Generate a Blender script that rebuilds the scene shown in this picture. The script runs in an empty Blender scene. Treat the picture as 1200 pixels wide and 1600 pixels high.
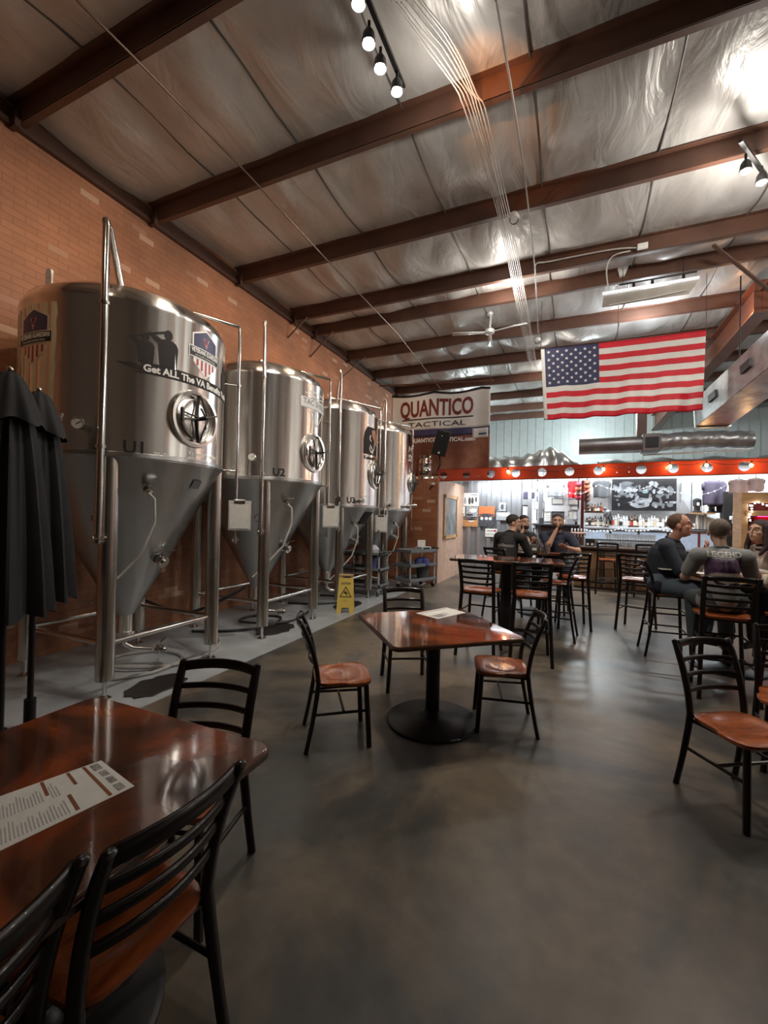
import bpy, bmesh, math, random
from mathutils import Vector, Matrix, Quaternion
from mathutils.bvhtree import BVHTree
random.seed(7)
PI = math.pi
sc = bpy.context.scene
COL = sc.collection
R = math.radians
# ---------------------------------------------------------------- camera
FPX = 668.0; CAMH = 1.62
_y, _p, _r = R(23.74), R(0.44), R(1.27)
CF = Vector((-math.sin(_y)*math.cos(_p), math.cos(_y)*math.cos(_p), math.sin(_p)))
_r0 = Vector((math.cos(_y), math.sin(_y), 0)); _u0 = _r0.cross(CF)
CR = math.cos(_r)*_r0 + math.sin(_r)*_u0
CU = -math.sin(_r)*_r0 + math.cos(_r)*_u0
CO = Vector((0, 0, CAMH))
cd = bpy.data.cameras.new('camera'); cam = bpy.data.objects.new('camera', cd); COL.objects.link(cam)
cd.sensor_fit = 'HORIZONTAL'; cd.sensor_width = 36; cd.lens = 36*FPX/1200; cd.clip_start = .02; cd.clip_end = 100
cam.matrix_world = Matrix(((CR.x, CU.x, -CF.x, 0), (CR.y, CU.y, -CF.y, 0), (CR.z, CU.z, -CF.z, CAMH), (0, 0, 0, 1)))
sc.camera = cam
def at(x, y, ax, v):
    "world point where the sight line through a pixel meets a real plane"
    d = CF*FPX + CR*(x-600) - CU*(y-800); i = 'xyz'.index(ax)
    return CO + d*((v-CO[i])/d[i])
# ---------------------------------------------------------------- materials
MATS = {}
def mat(name, col=(.5, .5, .5), rough=.5, metal=0., var=.12, scale=6., emit=None, es=1., alpha=None, trans=0., coat=0., bump=0., aniso=0.):
    if name in MATS: return MATS[name]
    m = bpy.data.materials.new(name); m.use_nodes = True
    nt = m.node_tree; b = nt.nodes['Principled BSDF']
    b.inputs['Roughness'].default_value = rough; b.inputs['Metallic'].default_value = metal
    b.inputs['Coat Weight'].default_value = coat; b.inputs['Transmission Weight'].default_value = trans
    b.inputs['Anisotropic'].default_value = aniso
    c = (*col, 1)
    tc = nt.nodes.new('ShaderNodeTexCoord'); n = nt.nodes.new('ShaderNodeTexNoise'); n.inputs['Scale'].default_value = scale
    n.inputs['Detail'].default_value = 4
    nt.links.new(tc.outputs['Object'], n.inputs['Vector'])
    if var > 0:
        r = nt.nodes.new('ShaderNodeValToRGB')
        r.color_ramp.elements[0].position = .3; r.color_ramp.elements[1].position = .7
        r.color_ramp.elements[0].color = (*[max(0, v*(1-var)) for v in col], 1)
        r.color_ramp.elements[1].color = (*[min(1, v*(1+var)) for v in col], 1)
        nt.links.new(n.outputs['Fac'], r.inputs['Fac']); nt.links.new(r.outputs['Color'], b.inputs['Base Color'])
    else: b.inputs['Base Color'].default_value = c
    if emit:
        b.inputs['Emission Color'].default_value = (*emit, 1); b.inputs['Emission Strength'].default_value = es
    if bump:
        bp = nt.nodes.new('ShaderNodeBump'); bp.inputs['Strength'].default_value = bump; bp.inputs['Distance'].default_value = .01
        nt.links.new(n.outputs['Fac'], bp.inputs['Height']); nt.links.new(bp.outputs['Normal'], b.inputs['Normal'])
    MATS[name] = m; return m
# ---------------------------------------------------------------- mesh builder
def _frame(d):
    d = d.normalized(); a = Vector((0, 0, 1)) if abs(d.z) < .95 else Vector((1, 0, 0))
    x = a.cross(d).normalized(); return x, d.cross(x)
class MB:
    def __init__(s): s.v = []; s.f = []; s.mi = []; s.cur = 0
    def add(s, vs, fs):
        o = len(s.v); s.v += [Vector(v) for v in vs]; s.f += [tuple(i+o for i in f) for f in fs]; s.mi += [s.cur]*len(fs); return s
    def m(s, i): s.cur = i; return s
    def box(s, c, sz, rz=0, rot=None):
        M = rot.to_matrix() if isinstance(rot, Quaternion) else (rot or Matrix.Rotation(rz, 3, 'Z'))
        c = Vector(c); h = [q/2 for q in sz]
        vs = [c + M @ Vector((x*h[0], y*h[1], z*h[2])) for x in (-1, 1) for y in (-1, 1) for z in (-1, 1)]
        return s.add(vs, [(0, 1, 3, 2), (4, 6, 7, 5), (0, 4, 5, 1), (2, 3, 7, 6), (0, 2, 6, 4), (1, 5, 7, 3)])
    def bar(s, a, b, w, h, up=Vector((0, 0, 1))):
        a = Vector(a); b = Vector(b); d = (b-a).normalized(); x = d.cross(up)
        if x.length < 1e-4: x = Vector((1, 0, 0))
        x.normalize(); y = x.cross(d)
        vs = [p + x*(i*w/2) + y*(j*h/2) for p in (a, b) for i, j in ((-1, -1), (1, -1), (1, 1), (-1, 1))]
        return s.add(vs, [(0, 3, 2, 1), (4, 5, 6, 7), (0, 1, 5, 4), (1, 2, 6, 5), (2, 3, 7, 6), (3, 0, 4, 7)])
    def tube(s, pts, r, n=10, closed=False, sx=1., sy=1.):
        pts = [Vector(p) for p in pts]; rr = r if isinstance(r, (list, tuple)) else [r]*len(pts)
        vs = []; m = len(pts); px = None
        for i, p in enumerate(pts):
            if closed: d = pts[(i+1) % m]-pts[i-1]
            else: d = pts[min(i+1, m-1)]-pts[max(i-1, 0)]
            if px is None: x, y = _frame(d)
            else:
                d = d.normalized(); x = (px - d*px.dot(d)).normalized(); y = d.cross(x)
            px = x
            for k in range(n):
                a = 2*PI*k/n; vs.append(p + (x*math.cos(a)*sx + y*math.sin(a)*sy)*rr[i])
        fs = []
        for i in range(m if closed else m-1):
            j = (i+1) % m
            for k in range(n): fs.append((i*n+k, i*n+(k+1) % n, j*n+(k+1) % n, j*n+k))
        if not closed: fs += [tuple(range(n-1, -1, -1)), tuple(range((m-1)*n, m*n))]
        return s.add(vs, fs)
    def cyl(s, a, b, r, r2=None, n=16): return s.tube([a, b], [r, r if r2 is None else r2], n)
    def lathe(s, prof, c=(0, 0, 0), n=32, M=None):
        "prof list of (r,z); closed caps where r>0 at ends"
        c = Vector(c); vs = []
        for r, z in prof:
            for k in range(n):
                a = 2*PI*k/n; v = Vector((r*math.cos(a), r*math.sin(a), z)); vs.append(c + (M @ v if M else v))
        fs = []
        for i in range(len(prof)-1):
            for k in range(n): fs.append((i*n+k, i*n+(k+1) % n, (i+1)*n+(k+1) % n, (i+1)*n+k))
        fs += [tuple(range(n-1, -1, -1)), tuple(range((len(prof)-1)*n, len(prof)*n))]
        return s.add(vs, fs)
    def prism(s, poly, z0, z1, M=None, c=(0, 0, 0)):
        c = Vector(c); n = len(poly)
        vs = [c + ((M @ Vector((x, y, z))) if M else Vector((x, y, z))) for z in (z0, z1) for x, y in poly]
        return s.add(vs, [tuple(range(n-1, -1, -1)), tuple(range(n, 2*n))] + [(i, (i+1) % n, n+(i+1) % n, n+i) for i in range(n)])
    def grid(s, fn, nu, nv):
        vs = [fn(i/nu, j/nv) for j in range(nv+1) for i in range(nu+1)]
        return s.add(vs, [(j*(nu+1)+i, j*(nu+1)+i+1, (j+1)*(nu+1)+i+1, (j+1)*(nu+1)+i) for j in range(nv) for i in range(nu)])
    def sph(s, c, r, n=14, m=8, M=None):
        r = r if isinstance(r, (list, tuple)) else (r, r, r); c = Vector(c)
        vs = []; fs = []
        for j in range(1, m):
            t = PI*j/m
            for k in range(n):
                a = 2*PI*k/n; v = Vector((math.sin(t)*math.cos(a)*r[0], math.sin(t)*math.sin(a)*r[1], math.cos(t)*r[2]))
                vs.append(c + (M @ v if M else v))
        top = Vector((0, 0, r[2])); vs.append(c + (M @ top if M else top)); vs.append(c - (M @ top if M else top))
        T = (m-1)*n
        for j in range(m-2):
            for k in range(n): fs.append((j*n+k, (j+1)*n+k, (j+1)*n+(k+1) % n, j*n+(k+1) % n))
        for k in range(n): fs += [(T, k, (k+1) % n), (T+1, (m-2)*n+(k+1) % n, (m-2)*n+k)]
        return s.add(vs, fs)
    def build(s, name, mats, parent=None, smooth=True, bevel=0., sub=0, solid=0., loc=None):
        me = bpy.data.meshes.new(name); me.from_pydata([tuple(v) for v in s.v], [], s.f)
        bm = bmesh.new(); bm.from_mesh(me)
        for f, i in zip(bm.faces, s.mi): f.material_index = i
        bmesh.ops.recalc_face_normals(bm, faces=bm.faces); bm.to_mesh(me); bm.free()
        for m in (mats if isinstance(mats, (list, tuple)) else [mats]): me.materials.append(m)
        if smooth: smooth_by_angle(me)
        o = bpy.data.objects.new(name, me); COL.objects.link(o)
        if parent: o.parent = parent
        if loc: o.location = loc
        if solid: md = o.modifiers.new('solid', 'SOLIDIFY'); md.thickness = solid
        if bevel: md = o.modifiers.new('bevel', 'BEVEL'); md.width = bevel; md.segments = 2; md.limit_method = 'ANGLE'; md.angle_limit = R(40)
        if sub: md = o.modifiers.new('sub', 'SUBSURF'); md.levels = sub; md.render_levels = sub
        return o
def smooth_by_angle(me, ang=38):
    bm = bmesh.new(); bm.from_mesh(me); c = math.cos(R(ang))
    for f in bm.faces: f.smooth = True
    for e in bm.edges:
        e.smooth = not (len(e.link_faces) == 2 and e.link_faces[0].normal.dot(e.link_faces[1].normal) < c)
    bm.to_mesh(me); bm.free()
def tag(o, label=None, cat=None, group=None, kind=None):
    if label: o['label'] = label
    if cat: o['category'] = cat
    if group: o['group'] = group
    if kind: o['kind'] = kind
    return o
def thing(name, label, cat, loc=(0, 0, 0), rz=0, group=None):
    o = bpy.data.objects.new(name, None); COL.objects.link(o); o.empty_display_size = .1
    o.location = loc; o.rotation_euler = (0, 0, rz); return tag(o, label, cat, group)
def struct(o): o['kind'] = 'structure'; return o
def dup(o, loc=None, rz=None, label=None, group=None, parent=None, top=True):
    c = o.copy(); COL.objects.link(c)
    if parent: c.parent = parent
    if loc is not None: c.location = loc
    if rz is not None: c.rotation_euler = (0, 0, rz)
    if label: c['label'] = label
    if group: c['group'] = group
    for ch in [q for q in o.children]: dup(ch, parent=c)
    return c
def _finalize_curve(cu, name, m, parent):
    t = bpy.data.objects.new('tmp', cu); COL.objects.link(t)
    dg = bpy.context.evaluated_depsgraph_get(); me = bpy.data.meshes.new_from_object(t.evaluated_get(dg))
    bpy.data.objects.remove(t); bpy.data.curves.remove(cu)
    me.name = name; me.materials.clear(); me.materials.append(m)
    o = bpy.data.objects.new(name, me); COL.objects.link(o)
    if parent: o.parent = parent
    return o
def text(s, h, name, m, parent=None, ex=.001, w=None, bold=0., align='CENTER', shear=0., M=None, loc=None):
    "flat lettering in the local xy plane; w stretches it to a width"
    cu = bpy.data.curves.new('t', 'FONT'); cu.body = s; cu.size = h*1.38; cu.extrude = ex; cu.offset = bold; cu.align_x = align; cu.align_y = 'CENTER'; cu.shear = shear
    cu.resolution_u = 3
    o = _finalize_curve(cu, name, m, parent); me = o.data
    if w and len(me.vertices):
        xs = [v.co.x for v in me.vertices]; k = w/(max(xs)-min(xs)); c = (max(xs)+min(xs))/2
        for v in me.vertices: v.co.x = (v.co.x-c)*k
    if M:
        for v in me.vertices: v.co = M @ v.co
    if loc is not None: o.location = loc
    return o
def holed(poly, holes, depth, name, m, parent=None, M=None):
    "flat plate with round holes: poly list of xy, holes list of (x,y,r)"
    cu = bpy.data.curves.new('p', 'CURVE'); cu.dimensions = '2D'; cu.fill_mode = 'BOTH'; cu.extrude = depth/2
    def sp(pts):
        q = cu.splines.new('POLY'); q.points.add(len(pts)-1)
        for i, p in enumerate(pts): q.points[i].co = (p[0], p[1], 0, 1)
        q.use_cyclic_u = True
    sp(poly)
    for x, y, r in holes: sp([(x+r*math.cos(2*PI*k/24), y+r*math.sin(2*PI*k/24)) for k in range(24)])
    o = _finalize_curve(cu, name, m, parent)
    if M:
        for v in o.data.vertices: v.co = M @ v.co
    return o
def subdiv_long(me, L):
    bm = bmesh.new(); bm.from_mesh(me); bmesh.ops.triangulate(bm, faces=bm.faces)
    for _ in range(7):
        es = [e for e in bm.edges if e.calc_length() > L]
        if not es: break
        bmesh.ops.subdivide_edges(bm, edges=es, cuts=1); bmesh.ops.triangulate(bm, faces=bm.faces)
    bm.to_mesh(me); bm.free()
XZ = Matrix(((1, 0, 0), (0, 0, -1), (0, 1, 0)))       # xy plane -> xz plane facing -Y
XZ4 = XZ.to_4x4()
# ---------------------------------------------------------------- special materials
def nodes_of(name):
    m = bpy.data.materials.new(name); m.use_nodes = True; MATS[name] = m
    nt = m.node_tree; return m, nt, nt.nodes['Principled BSDF'], (lambda t: nt.nodes.new('ShaderNode'+t)), nt.links.new
def ramp(N, stops):
    r = N('ValToRGB'); e = r.color_ramp.elements
    while len(e) < len(stops): e.new(.5)
    for i, (p, c) in enumerate(stops): e[i].position = p; e[i].color = (*c, 1)
    return r
def brick_mat(name, axis, c1, c2, mortar):
    m, nt, b, N, L = nodes_of(name); b.inputs['Roughness'].default_value = .62
    tc = N('TexCoord'); sx = N('SeparateXYZ'); cx = N('CombineXYZ'); L(tc.outputs['Object'], sx.inputs[0])
    L(sx.outputs['Y' if axis == 'Y' else 'X'], cx.inputs['X']); L(sx.outputs['Z'], cx.inputs['Y'])
    br = N('TexBrick'); L(cx.outputs[0], br.inputs['Vector']); br.inputs['Scale'].default_value = 1
    br.inputs['Brick Width'].default_value = .21; br.inputs['Row Height'].default_value = .075; br.inputs['Mortar Size'].default_value = .005
    br.inputs['Mortar Smooth'].default_value = .4; br.inputs['Color1'].default_value = (*c1, 1); br.inputs['Color2'].default_value = (*c2, 1); br.inputs['Mortar'].default_value = (*mortar, 1); br.inputs['Bias'].default_value = -.2
    # a few pale bricks: a second brick texture with the same grid
    b2 = N('TexBrick'); L(cx.outputs[0], b2.inputs['Vector']); b2.inputs['Scale'].default_value = 1
    b2.inputs['Brick Width'].default_value = .21; b2.inputs['Row Height'].default_value = .075; b2.inputs['Mortar Size'].default_value = 0
    b2.inputs['Color1'].default_value = (0, 0, 0, 1); b2.inputs['Color2'].default_value = (1, 1, 1, 1); b2.inputs['Bias'].default_value = 0
    rr = ramp(N, [(0, (0, 0, 0)), (.93, (0, 0, 0)), (1.0, (.8, .8, .8))]); L(b2.outputs['Color'], rr.inputs['Fac'])
    n = N('TexNoise'); n.inputs['Scale'].default_value = 1.3; n.inputs['Detail'].default_value = 6; L(tc.outputs['Object'], n.inputs['Vector'])
    r = ramp(N, [(.3, (.72, .72, .72)), (.7, (1.2, 1.15, 1.1))]); L(n.outputs['Fac'], r.inputs['Fac'])
    mx = N('MixRGB'); mx.blend_type = 'MULTIPLY'; mx.inputs[0].default_value = 1; L(br.outputs['Color'], mx.inputs[1]); L(r.outputs['Color'], mx.inputs[2])
    m2 = N('MixRGB'); L(rr.outputs['Color'], m2.inputs[0]); L(mx.outputs[0], m2.inputs[1]); m2.inputs[2].default_value = (.62, .42, .30, 1)
    L(m2.outputs[0], b.inputs['Base Color'])
    bp = N('Bump'); bp.inputs['Strength'].default_value = .5; bp.inputs['Distance'].default_value = .004; L(br.outputs['Fac'], bp.inputs['Height']); bp.invert = True
    L(bp.outputs['Normal'], b.inputs['Normal']); return m
BRICK_Y = brick_mat('brick_side', 'Y', (.40, .18, .095), (.33, .145, .075), (.30, .135, .075))
BRICK_X = brick_mat('brick_front', 'X', (.40, .145, .06), (.30, .10, .045), (.24, .11, .06))
def floor_mat():
    m, nt, b, N, L = nodes_of('stained_concrete')
    tc = N('TexCoord'); n = N('TexNoise'); n.inputs['Scale'].default_value = .75; n.inputs['Detail'].default_value = 9; n.inputs['Distortion'].default_value = .6; n.inputs['Roughness'].default_value = .6
    L(tc.outputs['Object'], n.inputs['Vector'])
    r = ramp(N, [(.32, (.036, .038, .039)), (.44, (.058, .054, .047)), (.54, (.125, .099, .070)), (.62, (.155, .120, .083)), (.70, (.065, .065, .063))]); L(n.outputs['Fac'], r.inputs['Fac'])
    n2 = N('TexNoise'); n2.inputs['Scale'].default_value = 9; n2.inputs['Detail'].default_value = 8; L(tc.outputs['Object'], n2.inputs['Vector'])
    r2 = ramp(N, [(.3, (.82, .82, .82)), (.7, (1.1, 1.1, 1.1))]); L(n2.outputs['Fac'], r2.inputs['Fac'])
    mx = N('MixRGB'); mx.blend_type = 'MULTIPLY'; mx.inputs[0].default_value = 1; L(r.outputs[0], mx.inputs[1]); L(r2.outputs[0], mx.inputs[2]); L(mx.outputs[0], b.inputs['Base Color'])
    r3 = ramp(N, [(.3, (.30,)*3), (.7, (.42,)*3)]); L(n.outputs['Fac'], r3.inputs['Fac']); L(r3.outputs[0], b.inputs['Roughness'])
    bp = N('Bump'); bp.inputs['Strength'].default_value = .08; bp.inputs['Distance'].default_value = .01; L(n2.outputs['Fac'], bp.inputs['Height']); L(bp.outputs[0], b.inputs['Normal'])
    return m
FLOOR = floor_mat()
def ceil_mat():
    m, nt, b, N, L = nodes_of('insulation_facing'); b.inputs['Metallic'].default_value = .2
    tc = N('TexCoord'); mp = N('Mapping'); mp.inputs['Scale'].default_value = (1.7, .6, 1); L(tc.outputs['Object'], mp.inputs[0])
    n = N('TexNoise'); n.inputs['Scale'].default_value = 1.6; n.inputs['Detail'].default_value = 5; n.inputs['Distortion'].default_value = 1.2; L(mp.outputs[0], n.inputs['Vector'])
    r = ramp(N, [(.3, (.42, .41, .39)), (.7, (.56, .55, .53))]); L(n.outputs['Fac'], r.inputs['Fac']); L(r.outputs[0], b.inputs['Base Color'])
    b.inputs['Roughness'].default_value = .42
    bp = N('Bump'); bp.inputs['Strength'].default_value = .7; bp.inputs['Distance'].default_value = .06; L(n.outputs['Fac'], bp.inputs['Height']); L(bp.outputs[0], b.inputs['Normal'])
    return m
CEIL = ceil_mat()
def steel_mat(name, base, r0, r1, vert=True, an_=.8):
    m, nt, b, N, L = nodes_of(name); b.inputs['Metallic'].default_value = 1; b.inputs['Base Color'].default_value = (*base, 1)
    tc = N('TexCoord'); mp = N('Mapping'); mp.inputs['Scale'].default_value = (5, 5, .2) if vert else (3, 3, 3); L(tc.outputs['Object'], mp.inputs[0])
    n = N('TexNoise'); n.inputs['Scale'].default_value = 1.2; n.inputs['Detail'].default_value = 6; L(mp.outputs[0], n.inputs['Vector'])
    r = ramp(N, [(.3, (r0,)*3), (.7, (r1,)*3)]); L(n.outputs['Fac'], r.inputs['Fac']); L(r.outputs[0], b.inputs['Roughness'])
    n2 = N('TexNoise'); n2.inputs['Scale'].default_value = 1.0; n2.inputs['Detail'].default_value = 2; L(mp.outputs[0], n2.inputs['Vector'])
    bp = N('Bump'); bp.inputs['Strength'].default_value = .12; bp.inputs['Distance'].default_value = .05; L(n2.outputs['Fac'], bp.inputs['Height']); L(bp.outputs[0], b.inputs['Normal'])
    b.inputs['Anisotropic'].default_value = an_; b.inputs['Anisotropic Rotation'].default_value = .25
    tg_ = N('Tangent'); tg_.direction_type = 'RADIAL'; tg_.axis = 'Z'; L(tg_.outputs[0], b.inputs['Tangent'])
    return m
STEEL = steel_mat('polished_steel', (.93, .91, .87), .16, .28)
CONE = steel_mat('dimmed_satin_steel', (.50, .50, .495), .30, .42)  # base colour darkened to stand for the dark floor it reflects
PIPE = mat('steel_pipe', (.72, .70, .67), .16, 1, 0)
LEGM = mat('steel_leg', (.60, .57, .52), .24, 1, .08)
def tabletop_mat():
    m, nt, b, N, L = nodes_of('marbled_epoxy')
    tc = N('TexCoord'); n = N('TexNoise'); n.inputs['Scale'].default_value = 1.25; n.inputs['Detail'].default_value = 6; n.inputs['Distortion'].default_value = 1.6; L(tc.outputs['Object'], n.inputs['Vector'])
    r = ramp(N, [(.30, (.020, .010, .007)), (.44, (.09, .028, .012)), (.55, (.27, .06, .016)), (.62, (.13, .035, .014)), (.74, (.035, .018, .012))]); L(n.outputs['Fac'], r.inputs['Fac'])
    L(r.outputs[0], b.inputs['Base Color']); b.inputs['Roughness'].default_value = .09; b.inputs['Coat Weight'].default_value = .6; b.inputs['Coat Roughness'].default_value = .04
    n2 = N('TexNoise'); n2.inputs['Scale'].default_value = 3; L(tc.outputs['Object'], n2.inputs['Vector'])
    bp = N('Bump'); bp.inputs['Strength'].default_value = .12; bp.inputs['Distance'].default_value = .02; L(n2.outputs['Fac'], bp.inputs['Height']); L(bp.outputs[0], b.inputs['Normal'])
    return m
TOP = tabletop_mat()
def wood_mat(name, dark, light, rough=.25, coat=.4, sc_=(2, 14, 2)):
    m, nt, b, N, L = nodes_of(name)
    tc = N('TexCoord'); mp = N('Mapping'); mp.inputs['Scale'].default_value = sc_; L(tc.outputs['Object'], mp.inputs[0])
    n = N('TexNoise'); n.inputs['Scale'].default_value = 1.6; n.inputs['Detail'].default_value = 8; n.inputs['Distortion'].default_value = .8; L(mp.outputs[0], n.inputs['Vector'])
    r = ramp(N, [(.3, dark), (.7, light)]); L(n.outputs['Fac'], r.inputs['Fac']); L(r.outputs[0], b.inputs['Base Color'])
    b.inputs['Roughness'].default_value = rough; b.inputs['Coat Weight'].default_value = coat; b.inputs['Coat Roughness'].default_value = .1
    return m
SEAT = wood_mat('cherry_seat', (.20, .045, .012), (.38, .10, .028))
DKWOOD = wood_mat('dark_bar_wood', (.035, .018, .010), (.075, .040, .022), .4, .2)
BARPANEL = wood_mat('bar_panel_wood', (.16, .085, .04), (.28, .16, .08), .45, .1, (8, 8, 1))
PINE = wood_mat('pine_board', (.38, .21, .09), (.55, .33, .15), .5, .1, (2, 2, 12))
FRAME = mat('dark_metal_frame', (.014, .010, .009), .33, .4, .1, coat=.2)
BLACK = mat('black_plastic', (.015, .015, .016), .45)
BLACKM = mat('black_metal', (.02, .019, .019), .38, .5)
OXIDE = mat('red_oxide_steel', (.105, .048, .030), .48, 0, .22, 2.5)
REDB = mat('red_beam_paint', (.50, .055, .018), .32, 0, .15, 3, coat=.2)
WHITE = mat('white_paint', (.72, .72, .70), .5, 0, .06)
PAPER = mat('paper', (.70, .68, .62), .6, 0, .06, 20)
GREY = mat('grey_plastic', (.16, .17, .175), .5)
SLAB = mat('grey_floor_paint', (.33, .35, .365), .33, 0, .16, 3.5)
SILVER = mat('foil', (.62, .63, .62), .28, .8, .2, 14, bump=.7)
INK = mat('black_ink', (.012, .012, .014), .5, 0, 0)
WINK = mat('white_ink', (.85, .84, .80), .5, 0, 0)
# ---------------------------------------------------------------- room shell
WX = -5.25; RX = 8.2; Y0 = -4.2; Y1 = 18.3; CZ = 5.72
struct(MB().box(((WX+RX)/2, (Y0+Y1)/2, -.06), (RX-WX+.2, Y1-Y0+.2, .12)).build('floor', FLOOR, smooth=False))
struct(MB().box((WX-.1, (Y0+Y1)/2, 2.95), (.2, Y1-Y0+.2, 5.9)).build('wall_left', BRICK_Y, smooth=False))
WALLD = mat('dark_tan_wall', (.16, .12, .09), .7)
struct(MB().box((RX+.1, (Y0+Y1)/2, 2.95), (.2, Y1-Y0+.2, 5.9)).build('wall_right', mat('pale_side_wall', (.62, .62, .60), .6), smooth=False))
wr = MB()
for yy, ww in ((-2.6, 1.6), (.4, 1.0), (3.6, 1.8), (7.4, .9), (10.6, 1.6), (14.2, 1.0)): wr.box((RX-.02, yy, 1.9), (.04, ww, 3.8))
struct(wr.build('trim_reflected_panels', mat('brown_reflected_panel', (.26, .10, .04), .55), smooth=False))  # unseen panels added so the tanks mirror brown bands
struct(MB().box(((WX+RX)/2, Y0-.1, 2.95), (RX-WX, .2, 5.9)).build('wall_back', WALLD, smooth=False))
ENDW = mat('pale_metal_wall', (.50, .56, .55), .45, .1, .05)
w = MB().box(((WX+RX)/2, Y1+.1, 2.95), (RX-WX, .2, 5.9))
for i in range(44): w.box((WX+.15+i*.31, Y1-.01, 2.9), (.035, .03, 5.8))
struct(w.build('wall_front', ENDW, smooth=False))
# painted slab under the tanks (a coating a few millimetres thick)
struct(MB().box(((WX-3.20)/2, 3.0, .003), (-3.20-WX, 13.9, .006)).build('trim_1', SLAB, smooth=False))
# ceiling insulation sagging between purlins
PUR = [-3.6, -2.1, -.65, .88, 2.40, 3.95, 5.55, 7.08, 7.85, 9.40, 10.95, 12.6, 14.25, 15.9, 17.3]
ys = []
edges = [Y0]+PUR+[Y1]
for a, b_ in zip(edges, edges[1:]):
    for k in range(10): ys.append((a+(b_-a)*k/10, (k/10)))
ys.append((Y1, 0))
nx = 150
rnd = random.Random(3)
ph = [rnd.uniform(0, 6) for _ in range(8)]
def cz(x, y, t):
    bow = math.sin(PI*t)
    seam = abs(((x+.4)/1.22) % 1 - .5)*2           # 1 at seams
    pucker = (1-seam)**.5 if seam < 1 else 0
    w_ = .026*math.sin(x*4.1+ph[0]+2*math.sin(y*1.3+ph[1])) + .018*math.sin(x*9.7+y*1.7+ph[2]) + .010*math.sin(x*6+y*6.3+ph[3])
    return CZ+.0 - bow*(.05+.06*pucker+.03*math.sin(x*1.1+y*.7)+w_) 
vs = [(WX+(RX-WX)*i/nx, y, cz(WX+(RX-WX)*i/nx, y, t)) for y, t in ys for i in range(nx+1)]
fs = [(j*(nx+1)+i, (j+1)*(nx+1)+i, (j+1)*(nx+1)+i+1, j*(nx+1)+i+1) for j in range(len(ys)-1) for i in range(nx)]
cb = MB().add(vs, fs); cb.box(((WX+RX)/2, (Y0+Y1)/2, 5.95), (RX-WX+.2, Y1-Y0+.2, .12))
struct(cb.build('ceiling', CEIL))
# seams between the insulation rolls
SEAM = mat('seam_tape', (.10, .09, .08), .5)
sm = MB()
for k in range(11):
    x = -4.06+1.22*k
    for y, t in ys[::2]:
        pass
    pts = [(x+.01*math.sin(y*3), y, cz(x, y, t)-.012) for y, t in ys]
    sm.tube(pts, .011, 5)
struct(sm.build('trim_2', SEAM))
n_ = 3
for y in PUR:
    p = MB()
    zb, zt = 5.49, 5.71
    if y == 7.85: zb, zt = 5.50, 5.71
    p.box(((WX+RX)/2, y, (zb+zt)/2), (RX-WX, .012, zt-zb))
    p.box(((WX+RX)/2, y+.035, zb+.006), (RX-WX, .075, .012)); p.box(((WX+RX)/2, y-.035, zt-.006), (RX-WX, .075, .012))
    p.box(((WX+RX)/2, y+.07, zb+.018), (RX-WX, .008, .03))
    struct(p.build('trim_%d' % n_, OXIDE, smooth=False)); n_ += 1
# eave angle along the brick wall, and clips
p = MB().box((WX+.03, (Y0+Y1)/2, 5.47), (.06, Y1-Y0, .05)).box((WX+.012, (Y0+Y1)/2, 5.56), (.024, Y1-Y0, .2))
for y in PUR: p.box((WX+.07, y-.03, 5.50), (.12, .05, .17))
struct(p.build('trim_%d' % n_, mat('dark_eave_steel', (.07, .032, .02), .5), smooth=False)); n_ += 1
# main rafter running along the room on the right
p = MB()
def rz_(y): return 4.92 if y < 14 else 4.92-(y-14)*.05
XR = 2.72
for a, b_ in ((8.6, 18.3),):
    p.add([(XR-.008, a, 5.0), (XR-.008, b_, 4.95), (XR-.008, b_, 5.5), (XR-.008, a, 5.5), (XR+.008, a, 5.0), (XR+.008, b_, 4.95), (XR+.008, b_, 5.5), (XR+.008, a, 5.5)],
          [(0, 1, 2, 3), (4, 7, 6, 5), (0, 4, 5, 1), (2, 6, 7, 3), (0, 3, 7, 4), (1, 5, 6, 2)])
    p.bar((XR, a, 5.0), (XR, b_, 4.95), .24, .018); p.box((XR, (a+b_)/2, 5.5), (.24, b_-a, .018))
    for y in (a+.01, 12.1, 15.5): p.box((XR, y, 5.25), (.22, .014, .5))
p.box((XR+.05, 8.2, 5.33), (.20, .9, .012))
struct(p.build('trim_%d' % n_, mat('rafter_oxide', (.16, .055, .028), .42, 0, .2, 2), smooth=False)); n_ += 1
# column below the rafter behind the duct, flange braces
p = MB().box((1.62, 12.9, 4.3), (.22, .22, 1.5)); p.box((1.62, 12.9, 5.2), (.34, .3, .3))
struct(p.build('trim_%d' % n_, OXIDE, smooth=False)); n_ += 1
def brace(a, b_, r=.016):
    global n_
    struct(MB().bar(a, b_, r*2, r*1.2).build('trim_%d' % n_, OXIDE, smooth=False)); n_ += 1
brace(at(1115, 383, 'z', 5.45), Vector((2.95, 8.5, 5.05)), .022)
brace((WX+.02, 7.75, 5.0), (WX+.55, 7.80, 5.5)); brace((WX+.02, 9.1, 4.95), (WX+.55, 9.35, 5.5))
brace((WX+.02, 6.95, 5.1), (WX+.4, 7.05, 5.5))
# brick clad room beside the bar
struct(MB().box(((WX-2.98)/2, 11.29, 1.27), (-2.98-WX, 2.6, 2.54)).build('wall_closet', [BRICK_X], smooth=False))
pk = mat('pale_clad_panel', (.46, .30, .22), .55, 0, .12, 5)
pm = MB().box((-2.965, 11.29, 1.27), (.03, 2.6, 2.54))
for k in range(13): pm.box((-2.949, 11.29, .1+k*.2), (.004, 2.6, .006))
struct(pm.build('wall_closet_side', pk, smooth=False))
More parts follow.
